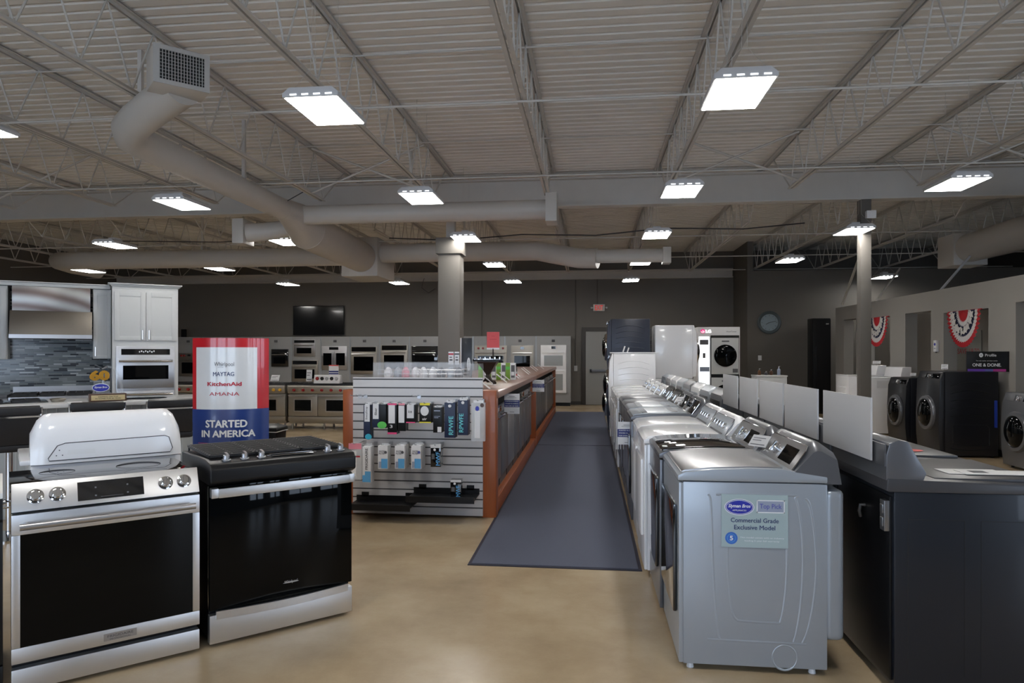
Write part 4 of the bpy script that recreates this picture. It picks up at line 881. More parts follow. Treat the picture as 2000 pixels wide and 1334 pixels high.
pk(819, 787, 842, 826, 'black box with yellow top and bottom bands and white bottle', 'black', F_([('q',.05,.9,.88,1,1), ('q',0,1,0,.06,1), ('e',.45,.6,.35,.24,0), ('t','air',.45,.2,.4,.12,0)], ['card','yellow']), n=2, name='filter_bottle_box')
pk(846, 793, 863, 845, 'slim black carton with small white corner flap, right of the yellow-banded one', 'black', F_([('q',.5,.95,.02,.22,0), ('q',.1,.8,.80,.84,1), ('q',.1,.8,.60,.62,1), ('q',.1,.6,.55,.57,1)], ['card','stickbox']), n=2, rear='slim black carton on the white flap hook')
pk(868, 782, 889, 855, 'navy carton with vertical turquoise lettering, left one of two tall cartons', 'navy', F_([('t','RPWFE',.62,.33,.50,.42,0,PI/2), ('e',.5,.85,.15,.04,1), ('q',.3,.8,.93,1,1)], ['cyant','card']), n=2, rear='navy carton in the left tall stack')
pk(894, 777, 914, 850, 'navy carton with vertical turquoise lettering, right one of two tall cartons', 'navy', F_([('t','RPWFE',.35,.33,.50,.42,0,PI/2), ('e',.5,.87,.15,.04,1), ('q',.2,.9,.93,1,1)], ['cyant','card']), n=2, rear='navy carton in the right tall stack')
pk(920, 782, 947, 862, 'tall clear clamshell with silver filter cylinder at the right edge of the slat wall', 'plasticbag', F_([('q',.25,.65,.08,.75,0), ('e',.45,.80,.14,.06,1), ('e',.8,.88,.14,.05,2)], ['card','logo','walnut']), n=1, name='filter_clamshell')
pk(681, 866, 706, 937, 'clear pack with light pink header at the left end of the lower hook row', 'plasticbag', F_([('q',0,1,.84,1,0), ('q',.15,.6,.1,.8,1), ('q',0,.35,.02,.2,0), ('q',.1,.9,.62,.66,2)], ['pinkl','whitep','redtext']), n=1, name='filter_clamshell')
pk(708, 868, 724, 943, 'tall white carton with light blue corner on the lower hook row', 'card', F_([('t','FRIGIDAIRE',.5,.62,.55,.3,0,PI/2), ('q',0,1,.02,.2,1), ('q',.3,1,.2,.3,1)], ['ink','skyb']), n=2, rear='tall white carton with blue corner')
for x, k in ((738, 'leftmost'), (771, 'middle'), (803, 'rightmost')):
    pk(x, 868, x+19, 916, 'white water filter carton with blue picture, %s of three' % k, 'card', F_([('t','WATER',.42,.72,.6,.07,0), ('t','FILTER',.42,.63,.6,.07,0), ('q',.35,1,.03,.42,1), ('q',.1,.38,.05,.3,2), ('e',.8,.68,.14,.06,3 if x == 803 else 0)], ['ink','skyb','stickbox','purpt']), n=3 if x != 738 else 2, pitch=.06)
MWF = F_([('q',0,1,.86,1,0), ('t','MWF',.72,.38,.62,.40,1,PI/2), ('e',.4,.78,.12,.06,0), ('q',.1,.4,.35,.6,2)], ['card','skyb','ink'])
pk(841, 869, 861, 912, 'small black carton with bright blue vertical letters hanging on the lower row', 'black_gloss', MWF, n=2, rear='small black carton on the lower row')
a = atY(853, 978, SY-.20); s = thing('filter_box', 'small black carton with bright blue vertical letters standing on the right black shelf', 'package', (-1.215, SY-.21, .2315))
MB().box(-.05, .05, 0, .08, 0, .165).build('box', 'black_gloss', s, bevel=.003); MWF(s, FRONT(-.05, -.001, 0), .10, .165)
for k, x in enumerate((693, 704, 811)):
    p = atY(x, 776, SY-.15); hook(p.x, 1.150, .26, 'empty steel wire hook on the upper row of the slat wall, %s from left' % ORD[k])

# things on the counter island
CT = 1.185
t = thing('display_case', 'clear acrylic case with a wire basket of white filter parts behind the slat wall top', 'display case', (-1.63, 6.62, CT))
cw = MB()
for x0, x1, y0, y1, z0, z1 in ((-.52,.40,0,.004,0,.265),(-.52,.40,.4,.404,0,.265),(-.524,-.52,0,.4,0,.265),(.40,.404,0,.4,0,.265),(-.52,.40,0,.4,.265,.275)): cw.box(x0,x1,y0,y1,z0,z1)
cw.build('case_shell', 'acrylic', t); wb = MB()
for k in range(14): wb.cyl((-.48+.065*k, .03, 0), (-.48+.065*k, .03, .20), .0022, 5)
for z in (.02, .10, .16, .20): wb.cyl((-.49, .03, z), (.38, .03, z), .0025, 5).cyl((-.49, .35, z), (.38, .35, z), .0025, 5)
wb.build('wire_basket', 'wire', t)
for k in range(9):
    x = -.42+.092*k; m = ('whitep', 'sspaint', 'pinkl', 'whitep', 'card', 'card', 'ink', 'sspaint', 'ink')[k]
    tag(MB().rings([(.03, 0), (.042, .03), (.042, .17), (.03, .20), (.012, .225), (0, .225)], (-1.63+x, 6.80+.04*(k % 2), CT), n=12).build('filter_part', m), 'small %s part in the wire basket, %s from the left' % ({'whitep':'white', 'sspaint':'silver', 'pinkl':'pinkish', 'card':'white', 'ink':'dark'}[m], ORD[k]), 'filter part')
MB().box(.42, .56, .02, .22, 0, .262).build('side_bin', 'acrylic', t)
for k, (x0, x1) in enumerate(((876, 886), (888, 897))):
    a, b = atY(x0, 712, 6.9), atY(x1, 687, 6.9)
    s = thing('flyer_holder', 'small white flyer card above the acrylic case, %s of two' % ('left', 'right')[k], 'flyer', ((a.x+b.x)/2, 6.9, CT)); w_ = b.x-a.x
    MB().box(-w_/2, w_/2, -.002, .002, a.z-CT, b.z-CT).build('card', 'card', s); MB().box(-w_/2, w_/2, -.02, .02, 0, .004).box(-.004, .004, 0, .004, 0, b.z-CT-.03).build('stand', 'acrylic', s)
    pp = MB(); F = FRONT(-w_/2, -.003, a.z-CT); pp.quad(F, w_*.2, w_*.8, .04, .055, .001).quad(F, w_*.2, w_*.7, .07, .08, .001).quad(F, 0, w_, .10, .115, .001, 1 if k == 0 else 0); pp.build('print', ['ink', 'redtext'], s, smooth=False)
a, b = atY(900, 731, 7.6), atY(919, 660, 7.6)
t = thing('display_sign', 'dark narrow upright sign with an oval white device, beside the acrylic case', 'sign', ((a.x+b.x)/2, 7.6, CT)); t.rotation_euler = (0, 0, .5)
MB().box(-.055, .07, -.015, .015, 0, b.z-CT).build('panel', 'navyblack', t, bevel=.002)
pp = MB(); F = FRONT(0, -.0155, 0); pp.ell(F, .03, .24, .022, .075, .003, 0).text(F, 'SMART', .01, .10, .09, .022, .001, 0); 
for q in range(5): pp.ell(F, .03, .20+.02*q, .004, .004, .004, 1, 8)
pp.build('print', ['wtext', 'ink'], t, smooth=False)
MB().box(-.06, -.054, -.016, .016, 0, b.z-CT).build('edge_trim', 'card', t)
# funnel shaped pedestal with a coffee machine top
t = thing('pedestal_stand', 'dark brown funnel-shaped stand on clawed feet at the near end of the counter', 'stand', (-1.16, 7.75, CT))
MB().rings([(.02, .03), (.035, .06), (.03, .12), (.045, .14), (.155, .262), (.155, .27), (0, .27)], (0, 0, 0), n=4).build('funnel', 'brownb', t, sharp=20)
ft = MB()
for k in range(4):
    a = PI/4+k*PI/2; ft.tube([(.015*math.cos(a), .015*math.sin(a), .10), (.05*math.cos(a), .05*math.sin(a), .05), (.095*math.cos(a), .095*math.sin(a), .04), (.11*math.cos(a), .11*math.sin(a), .012)], [.014, .012, .010, .012], 8)
ft.build('feet', 'brownb', t)
t = thing('faucet_rack', 'black rack of small faucets on top of the funnel-shaped stand', 'rack', (-1.16, 7.75, CT+.271))
MB().box(-.17, .17, -.05, .05, 0, .025).build('bar', 'black', t)
fx = MB()
for k in range(6): fx.cyl((-.14+.056*k, -.06, .025), (-.14+.056*k, -.06, .05), .012, 8)
fx.box(-.15, .15, -.07, -.03, .02, .03); fx.build('knobs', 'chrome', t)
t = thing('tablet_sign', 'bright red sign card standing above the funnel stand', 'sign', (-1.10, 7.9, CT+.271))
t.location = (-1.10, 7.74, CT+.297)
MB().cyl((0,0,0), (0,0,.12), .008, 8).build('stem', 'brownb', t)
MB().box(-.072, .072, -.004, .004, .13, .31).build('card', 'redsign', t); MB().box(-.072, .072, -.006, .004, .11, .13).build('base', 'card', t); MB().quad(FRONT(0, -.0045, 0), -.04, .04, .225, .23).quad(FRONT(0, -.0045, 0), -.02, .02, .26, .264).build('print', 'redtext', t)
for k, x in enumerate((934, 950, 969, 987)):
    a = atY(x, 728, 9.2); 
    s = thing('boxed_bottle', 'green and white boxed bottle, %s from the left behind the funnel stand' % ORD[k], 'package', (a.x, 9.2, CT))
    MB().box(0, .065, 0, .10, 0, .23).build('box', 'green', s, bevel=.003); MB().box(.066, .135, 0, .10, 0, .23).build('window_side', 'card', s, bevel=.003)
    F = FRONT(0, -.001, 0); MB().quad(F, .005, .06, .14, .18, .0005, 0).quad(F, .078, .128, .03, .20, .0005, 1).quad(F, .082, .122, .06, .11, .001, 2).build('print', ['lime', 'ink', 'card'], s, smooth=False)
s = thing('steel_canister', 'round chrome canister with a red base on the cherry counter', 'canister', (-1.15, 10.2, CT))
MB().rings([(.05,0),(.07,.05),(.075,.10),(.05,.17),(.02,.19),(0,.19)], (0,0,0)).build('body', 'chrome', s); MB().rings([(.052,0),(.072,.045),(0,.046)], (0,0,.0)).build('base_ring', 'redsign', s)
tg = 0
for k in range(11):
    y = (6.95, 7.7, 8.4, 9.1, 9.8, 10.5, 11.5, 12.3, 13.2, 14.2, 15.2)[k]
    s = thing('tag_holder', 'thin tilted acrylic tag holder on the cherry counter edge, %s from the slat wall' % ORD[k], 'tag holder', (-1.02-.05*(k % 2), y, CT), .0, 'tag holders along the counter')
    X = Matrix.Rotation(-.9, 4, 'Y'); MB().box(-.002, .002, -.05, .05, 0, .17 if k != 5 else .24, X=X).build('card', 'card', s); MB().box(-.06, .06, -.05, .05, 0, .003).build('base', 'acrylic', s)
for k, y in enumerate((7.2, 7.9, 9.6)):
    s = thing('steel_tray', 'thin printed card lying flat on the near counter, %s' % ('nearest the slat wall', 'just beyond the funnel stand', 'farther along')[k], 'card', (-1.25, y, CT)); MB().box(-.12, .12, -.05, .05, 0, .003).build('card', 'card', s)

# ============================================================ OVEN DISPLAY WALL (back of the shop)
BY = 19.85
def wall_panel(x0, x1, i):
    a = atY(x0, 660, BY).x; b = atY(x1, 660, BY).x
    t = thing('oven_panel', 'grey laminate oven display bay, %s from the left along the back wall' % ORD[i], 'display panel', (a, BY, 0), 0, 'oven display bays on the back wall'); w_ = b-a
    MB().box(.004, w_-.004, 0, .58, .10, 2.03).build('panel', 'greypanel', t, bevel=.003)
    MB().box(.0, .03, -.008, .0, .10, 2.03).build('edge_strip', 'sspaint', t)
    MB().box(.02, w_-.02, .03, .55, 0, .10).build('toe_kick', 'black', t)
    MB().box(w_*.5-.04, w_*.5+.05, -.03, -.001, 1.86, 1.93).build('tag_light', 'ink', t, bevel=.003)
    return a, w_
px = [396, 453, 510, 568, 626, 683, 741, 799, 861]
for i in range(len(px)-1): wall_panel(px[i], px[i+1], i+1)
wall_panel(340, 396, 0)
for i, (a, b) in enumerate(((900, 923), (923, 985), (985, 1046), (1046, 1115))): wall_panel(a, b, i+9)
def oven(x0, y0, x1, y1, label, body='ssw', kind='single', name='wall_oven', glass='blackglass'):
    a = atY(x0, y1, BY-.03); b = atY(x1, y0, BY-.03); w_ = b.x-a.x; h_ = b.z-a.z
    t = thing(name, label, 'oven', (a.x, BY-.001, a.z))
    MB().box(0, w_, -.03, -.0, 0, h_).build('frame', body, t, bevel=.004)
    F = FRONT(0, -.031, 0)
    def door(x0, x1, z0, z1, hz=None, vert=None):
        d = MB(); d.box(x0, x1, -.05, -.03, z0, z1); o = d.build('door', body, t, bevel=.004)
        g = MB(); m_ = min(.09, (x1-x0)*.14); g.box(x0+m_, x1-m_, -.053, -.049, z0+.07, z1-(.14 if hz else .07)); g.build('window', glass, o)
        hh = MB()
        if vert is None: hh.tube([(x0+.04, -.095, z1-.06), (x1-.04, -.095, z1-.06)], .013, 8).cyl((x0+.06, -.095, z1-.06), (x0+.06, -.05, z1-.06), .009, 6).cyl((x1-.06, -.095, z1-.06), (x1-.06, -.05, z1-.06), .009, 6)
        else: hh.tube([(vert, -.095, z0+.05), (vert, -.095, z1-.05)], .013, 8).cyl((vert, -.095, z0+.08), (vert, -.05, z0+.08), .009, 6).cyl((vert, -.095, z1-.08), (vert, -.05, z1-.08), .009, 6)
        hh.build('handle', 'whitep' if body == 'white' else 'ss', o)
    ch = min(.16, h_*.2); m = MB()
    if kind == 'french': m.box(w_*.3, w_*.66, -.034, -.03, h_-ch+.03, h_-.03)
    elif kind == 'microwave': m.box(w_*.02, w_*.98, -.034, -.03, h_-ch, h_-.02)
    elif kind in ('double', 'knobs', 'clock'): m.box(w_*.42, w_*.58, -.034, -.03, h_-ch+.05, h_-.035)
    else: m.box(.03, w_-.03, -.034, -.03, h_-ch+.01, h_-.012)
    m.build('control_display', 'black_gloss', t)
    if kind == 'knobs':
        for q in (.12, .26, .74, .88): MB().rings([(.035,0),(.03,.03),(0,.031)], (w_*q, -.03, h_-ch*.5), (0,-1,0), 12).build('knob', 'knobred', t)
    if kind == 'french': door(.01, w_*.48, .06, h_-ch, vert=w_*.44); door(w_*.52, w_-.01, .06, h_-ch, vert=w_*.56)
    elif kind == 'double': door(.01, w_-.01, h_*.52, h_-ch, True); door(.01, w_-.01, .02, h_*.50, True)
    elif kind == 'microwave': door(.01, w_-.01, .02, h_-ch-.01, True)
    else: door(.01, w_-.01, .02, h_-ch, True)
oven(350, 690, 389, 735, 'stainless wall oven between the white tall cabinet and the red poster', kind='knobs')
oven(530, 682, 563, 716, 'large black-glass built-in unit right behind the tall red and blue poster', 'black_gloss')
oven(574, 663, 615, 696, 'stainless speed oven mounted highest, directly below the television', 'ss', 'microwave')
oven(570, 704, 621, 745, 'stainless single wall oven below the small speed oven', 'ssw')
oven(628, 676, 678, 722, 'stainless french-door wall oven with two vertical handles', 'ss', 'french')
oven(685, 677, 736, 730, 'stainless wall oven with wide black control strip, left of three above the slat wall', 'ssw')
oven(744, 674, 796, 728, 'stainless wall oven with bright handle bar, middle of three above the slat wall', 'ssw')
oven(804, 676, 855, 722, 'all black wall oven with steel handle, just left of the grey column', 'black_gloss')
oven(927, 675, 990, 728, 'stainless wall oven with small red knobs behind the green boxes', 'ssw', 'knobs')
oven(998, 675, 1042, 728, 'stainless wall oven with small clock display, left of the white double oven', 'ssw', 'clock')
oven(1056, 674, 1106, 768, 'white double wall oven near the back door', 'white', 'double', glass='ovenglassw')
p = atY(536, 728, BY); 
tv = thing('television', 'large black flat television mounted on the back wall', 'television', (-8.37, 20.36, 2.10))
MB().box(-.82, .82, 0, .05, 0, .90).build('casing', 'black', tv, bevel=.005); MB().box(-.81, .81, -.003, .0, .015, .885).build('screen', 'scr', tv); MB().box(-.3, .3, .05, .089, .2, .7).build('wall_mount', 'black', tv)
MB_ = thing('speaker', 'small black speaker on the wall ledge beside the white tall cabinet', 'speaker', (atY(352, 655, 19.9).x, 20.1, 2.032)); MB().box(-.06, .06, -.06, .06, 0, .25).build('body', 'black', MB_, bevel=.01)
# exit sign, conduits, clock, switch
t = thing('exit_sign', 'white EXIT sign with red letters over the grey back door', 'exit sign', (.27, 20.42, 2.78))
MB().box(-.17, .17, -.05, .02, 0, .20).build('box', 'exitw', t, bevel=.006); MB().text(FRONT(0, -.051, 0), 'EXIT', 0, .10, .24, .15, .001, bold=.02).build('lettering', 'exitr', t, smooth=False)
for s in (-1, 1): MB().rings([(.018,0),(.03,.04),(.03,.05),(0,.05)], (s*.19, -.01, .10), (s, -.6, 0), 12).build('lamp_head', 'whitep', t)
for x, z0, z1, lb in ((-.42, 1.15, 3.75, 'grey conduit running down the back wall left of the door'), (-3.25, 2.05, 3.75, 'thin conduit on the back wall behind the funnel stand'), (.22, 2.98, 3.75, 'short conduit above the exit sign')):
    t = thing('conduit', lb, 'conduit', (x, 20.425, 0)); MB().cyl((0, 0, z0), (0, 0, z1), .014, 8).build('pipe', 'wall', t)
    if x == -.42: MB().box(-.05, .05, -.03, .024, 1.0, 1.16).build('switch_box', 'cab', t, bevel=.005)
t = thing('wall_clock', 'round teal-grey framed wall clock on the dark far wall', 'clock', (atY(1502, 630, 18.69).x, 18.69, atY(1502, 630, 18.69).z))
MB().rings([(.30,0),(.305,.03),(.28,.05),(.235,.035),(.22,.02)], (0,0,0), (0,-1,0), 40).build('rim', 'clockf', t, sharp=50)
MB().rings([(.222,0),(.222,.026),(0,.027)], (0,0,0), (0,-1,0), 40).build('face', 'clockface', t)
hm = MB()
for k in range(12): a = k*PI/6; hm.cyl((.17*math.cos(a), -.028, .17*math.sin(a)), (.20*math.cos(a), -.028, .20*math.sin(a)), .006, 5)
hm.cyl((-.02, -.031, -.005), (.17, -.031, .035), .007, 6).cyl((0, -.031, 0), (-.09, -.031, -.05), .009, 6); hm.build('hands', 'ink', t)
p = atY(1484, 699, 18.69)
t = thing('light_switch', 'white light switch plate on the dark far wall below the clock', 'light switch', (p.x, 18.695, p.z)); MB().box(-.045, .045, -.008, 0, -.065, .065).build('plate', 'whitep', t, bevel=.003); MB().box(-.012, .012, -.014, -.008, -.025, .025).build('rocker', 'whitep', t)
a, b = atY(1478, 733, 15.2), atY(1537, 733, 15.2)
t = thing('side_cabinet', 'pale cabinet with soap bottles on it, behind the grey boards', 'cabinet', ((a.x+b.x)/2, 15.2, 0)); cw = (b.x-a.x)/2; zt = a.z
MB().box(-cw, cw, 0, .5, .06, zt-.03).build('body', 'cab', t, bevel=.005); MB().box(-cw-.01, cw+.01, -.02, .5, zt-.03, zt).build('top', 'quartz', t, bevel=.004); MB().box(-cw+.02, cw-.02, .02, .48, 0, .06).build('toe_kick', 'black', t); MB().box(-cw+.05, cw-.05, -.012, 0, .12, zt-.06).build('door', 'cab', t, bevel=.004)
for k, (x, h_, m, lb) in enumerate(((1483, .14, 'soap', 'amber soap bottle, leftmost on the pale cabinet'), (1496, .08, 'ink', 'small dark bottle second on the pale cabinet'), (1506, .12, 'walnut', 'brown bottle in the middle of the pale cabinet'), (1521, .19, 'stickbox', 'tall blue-grey pump bottle, right on the pale cabinet'))):
    p = atY(x, 730, 15.4); s = thing('soap_bottle', lb, 'bottle', (p.x, 15.4, zt))
    MB().rings([(.03,0),(.035,.01),(.035,h_*.6),(.012,h_*.75),(.012,h_*.85),(0,h_*.85)], (0,0,0), n=14).build('bottle', m, s); MB().cyl((0,0,h_*.85), (0,0,h_), .006, 8).box(-.004, .03, -.006, .006, h_*.97, h_).build('pump', 'whitep', s)

# ============================================================ PRO RANGES IN THE MIDDLE DISTANCE
def prorange(x0, x1, Y, label, knobs, kc, doors, h=.93):
    w_ = x1-x0; t = thing('pro_range', label, 'range', (x0, Y, 0))
    MB().box(0, w_, .05, .70, .12, .88).build('body', 'ssw', t, bevel=.004); MB().box(.0, w_, .0, .05, .17, .26).build('kick_panel', 'ssw', t, bevel=.003)
    for x in (.05, w_/2, w_-.05): 
        for y in (.10, .62): MB().cyl((x, y, 0), (x, y, .125), .02, 10).build('leg', 'ss', t)
    c = MB(); c.prism([(.05, .72), (-.02, .73), (-.04, .86), (-.03, .89), (.05, .89)], 0, 0, w_); c.build('control_panel', 'ssw', t, bevel=.004)
    MB().box(0, w_, -.03, .70, .88, .905).build('cooktop', 'iron', t, bevel=.004)
    gg = MB(); n = max(2, round(w_/.28))
    for g in range(n):
        x = .02+g*(w_-.04)/n; xe = x+(w_-.04)/n-.01
        for y in (.04, .35, .64): gg.box(x, xe, y, y+.014, .905, h)
        for q in range(4): gg.box(x+(xe-x)*q/3-.006*(q > 0), x+(xe-x)*q/3+.008, .04, .65, .905, h)
    gg.build('grates', 'iron', t)
    for k in range(knobs):
        q = MB(); q.rings([(.033,0),(.03,.015),(.024,.035),(0,.036)], (w_*(k+.7)/(knobs+.4), -.03, .80), (0,-1,0), 14); q.build('knob', kc, t)
    for a, b in doors:
        xa, xb = w_*a+.004, w_*b-.004; d = MB(); d.box(xa, xb, .0, .05, .27, .71); o = d.build('oven_door', 'ssw', t, bevel=.005)
        m_ = (xb-xa)*.22; MB().box(xa+m_, xb-m_, -.004, .0, .38, .60).build('window', 'blackglass', o)
        wf = MB(); wf.box(xa+m_-.02, xb-m_+.02, -.003, .0, .36, .62); wf.build('window_frame', 'ss', o)
        hh = MB(); hh.tube([(xa+.02, -.05, .685), (xb-.02, -.05, .685)], .014, 10).cyl((xa+.04, -.05, .685), (xa+.04, 0, .685), .01, 8).cyl((xb-.04, -.05, .685), (xb-.04, 0, .685), .01, 8); hh.build('handle', 'ss', o)
    return t
prorange(-6.06, -4.62, 13.2, 'wide stainless double-door range with red knobs left of the slat wall', 7, 'knobred', ((0, .43), (.43, 1)))
prorange(-7.0, -6.12, 13.2, 'stainless range with brass-toned knobs beside the tall poster and bin', 6, 'gold', ((0, 1),))
prorange(-7.95, -7.05, 13.2, 'stainless range mostly hidden behind the tall red and blue poster', 6, 'gold', ((0, 1),))
prorange(-9.30, -8.05, 13.2, 'stainless range with red knobs seen just right of the white tall cabinet', 6, 'knobred', ((0, .5), (.5, 1)))
t = thing('knob_display', 'white sample board with five round range knobs on the wide red-knobbed range', 'knob display', (-5.25, 13.25, .932))
MB().prism([(-.04, 0), (0, .17), (.10, .17), (.14, 0)], 0, -.28, .26).build('board', 'card', t, bevel=.004)
FK = frame((0, -.04, 0), (1,0,0), Vector((0, .04, .17)))
for k, m in enumerate(('knobred', 'black', 'ss', 'black', 'ss')): MB().rings([(.038,0),(.03,.025),(0,.026)], (-.21+.10*k, .10, .001), n=16, X=FK).build('knob', m, t)
t = thing('brochure', 'small red, white and navy card standing on the knob sample board', 'sign', (-5.15, 13.32, 1.104))
MB().box(-.10, .10, -.004, .004, 0, .20).build('card', 'card', t); F = FRONT(0, -.0045, 0); MB().quad(F, -.10, .10, .18, .2, .001, 1).quad(F, -.10, .10, .05, .08, .001, 0).quad(F, -.10, .10, .01, .035, .001, 0).build('print', ['cardblue', 'redsign'], t, smooth=False)
for k, (x, y, w_, h_, lb) in enumerate(((-6.9, 13.2, .14, .10, 'tilted price card on the brass-knobbed range, left one'), (-6.55, 13.6, .18, .14, 'white card stand on the brass-knobbed range, rear one'), (-5.75, 13.5, .12, .24, 'tall white leaflet stand beside the knob sample board'), (-8.75, 13.25, .20, .12, 'metal price card on the red-knobbed range by the white tall cabinet'))):
    taghold('price_card', lb, (x, y, .932), 0, .5 if h_ < .2 else .1, w_, h_)
t = thing('waste_bin', 'black plastic bin with lid edge trim standing beside the tall poster', 'bin', (-4.05, 8.3, 0))
MB().prism([(-.15,-.13),(.15,-.13),(.15,.13),(-.15,.13)], 2, 0, .01).build('base', 'black', t)
bb = MB(); bb.rings([(.17, .01), (.21, .56), (.20, .56), (.0, .56)], (0,0,0), n=4); bb.build('body', 'black', t, bevel=.02, sharp=40)
MB().rings([(.23, 0), (.235, .02), (.22, .05), (.10, .08), (0, .085)], (0,0,.565), n=4).build('lid', 'black', t, bevel=.02); MB().rings([(.232,0),(.232,.006),(0,.007)], (0,0,.556), n=4).build('bag_rim', 'whitep', t)

# ============================================================ TALL POSTER STANDEE (curved board)
a = atY(454, 690, 5.35)
t = thing('poster_stand', 'curved red, white and navy poster standee behind the gas range', 'poster', (a.x, 5.35, 0), .30)
R_ = .42; HA = .78; H0, H1 = 0.0, 1.675
def cyl_patch(mb, a0, a1, z0, z1, r, mi, n=14):
    v = []; 
    for i in range(n+1):
        an = a0+(a1-a0)*i/n; v += [(r*math.sin(an), R_*.6-r*math.cos(an), z0), (r*math.sin(an), R_*.6-r*math.cos(an), z1)]
    mb.add(v, [(2*i, 2*i+2, 2*i+3, 2*i+1) for i in range(n)], None, mi)
def cyl_text(mb, s, an, z, wd, h_, r, mi, bold=.0, shear=0):
    v, f = textgeo(s, bold, shear); vv = []
    for p in v:
        q = an+p[0]*wd/r; rr = r+p[2]; vv.append((rr*math.sin(q), R_*.6-rr*math.cos(q), z+p[1]*h_))
    mb.add(vv, f, None, mi)
sh = MB(); cyl_patch(sh, -HA, HA, H0, .99+.0, R_, 1); cyl_patch(sh, -HA, HA, .99+.0, H1, R_, 0)
n = 14
v = []
for i in range(n+1):
    an = -HA+2*HA*i/n; v += [(.995*R_*math.sin(an)*.985, R_*.6-R_*.985*math.cos(an), H0), (.995*R_*math.sin(an)*.985, R_*.6-R_*.985*math.cos(an), H1)]
sh.add(v, [(2*i+1, 2*i+3, 2*i+2, 2*i) for i in range(n)], None, 2)
sh.build('board', ['red', 'blue', 'card'], t, sharp=60)
# panel edges measured in the photo: white field 38..118 of 135 px wide
wp = MB(); cyl_patch(wp, math.asin((395-454)/67.5*.70), math.asin((503-454)/67.5*.70), 1.10, 1.60, R_+.002, 0); wp.build('white_field', 'wht', t, sharp=60)
bp_ = MB(); cyl_patch(bp_, -HA, HA, .99, 1.10, R_+.0015, 0); bp_.build('navy_band', 'blue', t, sharp=60)
tx = MB(); r = R_+.004
cyl_text(tx, 'Whirlpool', -.07, 1.46, .155, .042, r, 0); tx.tube([(r*math.sin(-.07+.05*math.cos(a_*PI/6)-.06), R_*.6-r*math.cos(-.07), 1.437+.004*math.sin(a_*PI/6)) for a_ in range(7)], .0012, 4)
cyl_text(tx, 'MAYTAG', -.08, 1.385, .165, .034, r, 1, bold=.012); cyl_text(tx, 'KitchenAid', -.07, 1.305, .27, .034, r, 2, bold=.03); cyl_text(tx, 'AMANA', -.07, 1.225, .235, .028, r, 2, bold=.0)
cyl_text(tx, 'STARTED', -.04, .985, .33, .062, r, 3, bold=.03); cyl_text(tx, 'IN AMERICA', -.01, .905, .43, .058, r, 3, bold=.03)
tx.build('lettering', ['ink', 'navyt', 'redtext', 'wtext'], t, smooth=False)
rs = MB()
for i in range(18):
    a0 = -.6+1.1*i/18; rs.add([(r*math.sin(a0), R_*.6-r*math.cos(a0), .828), (r*math.sin(a0+.061), R_*.6-r*math.cos(a0+.061), .828), (r*math.sin(a0+.061), R_*.6-r*math.cos(a0+.061), .8305), (r*math.sin(a0), R_*.6-r*math.cos(a0), .8305)], [(0,1,2,3)])
rs.ell(frame((0, R_*.6-r-.001, .832), (1,0,0), (0,0,1)), -.02, 0, .012, .010, .001, n=5); rs.build('red_rule', 'redtext', t)

# ============================================================ KITCHEN VIGNETTE (turned)
KA = math.radians(38); K0 = Vector((-5.753, 9.006, 0))
def kt(name, label, cat, x, y, z=0, group=None):
    c, s = math.cos(KA), math.sin(KA); return thing(name, label, cat, (K0.x+x*c-y*s, K0.y+x*s+y*c, z), KA, group)
def shaker(mb, x0, x1, y, z0, z1, fr_=.06):
    mb.box(x0, x1, y+.008, y+.018, z0, z1); mb.box(x0, x0+fr_, y, y+.009, z0, z1).box(x1-fr_, x1, y, y+.009, z0, z1).box(x0+fr_, x1-fr_, y, y+.009, z0, z0+fr_).box(x0+fr_, x1-fr_, y, y+.009, z1-fr_, z1)
def crown(t, x0, x1, y0, y1, z):
    m = MB()
    for e, a, b in ((.0, 0, .03), (.015, .03, .045), (.03, .045, .06), (.05, .06, .075)): m.box(x0-e, x1+e, y0-e, y1, z+a, z+b)
    m.build('crown_moulding', 'cab', t, bevel=.004)
def pull(parent, x, y, z, L=.12, vert=True):
    m = MB(); q = (0, 0, L/2) if vert else (L/2, 0, 0); c = Vector((x, y-.025, z)); m.tube([c-Vector(q), c+Vector(q)], .006, 8)
    for s in (-1, 1): p = c+Vector(q)*s*.7; m.cyl(p, p+Vector((0, .026, 0)), .005, 6)
    m.build('handle', 'chrome', parent)
t = kt('tall_cabinet', 'tall white cabinet with crown moulding holding the double oven', 'cabinet', 0, 0)
MB().box(-.80, 0, .0, .62, .0, 2.42).build('body', 'cab', t, bevel=.003); crown(t, -.80, 0, 0, .62, 2.42)
for x0, x1, hx in ((-.775, -.405, -.44), (-.395, -.02, -.36)):
    m = MB(); shaker(m, x0, x1, -.020, 1.72, 2.38); o = m.build('cabinet_door', 'cab', t, bevel=.002); pull(o, hx, -.02, 1.80)
t = kt('double_oven', 'stainless double wall oven built into the tall white cabinet', 'oven', -.755, -.001, .45)
MB().box(0, .71, -.02, 0, 0, 1.19).build('frame', 'ss', t, bevel=.003); MB().box(.06, .65, -.024, -.02, 1.075, 1.155).build('control_display', 'black_gloss', t)
pm = MB()
for k in range(8): pm.quad(FRONT(0, -.0245, 0), .27+.025*k, .285+.025*k, 1.105+.01*(k % 2), 1.125+.01*(k % 2), .001)
pm.build('display_marks', 'whitep', t)
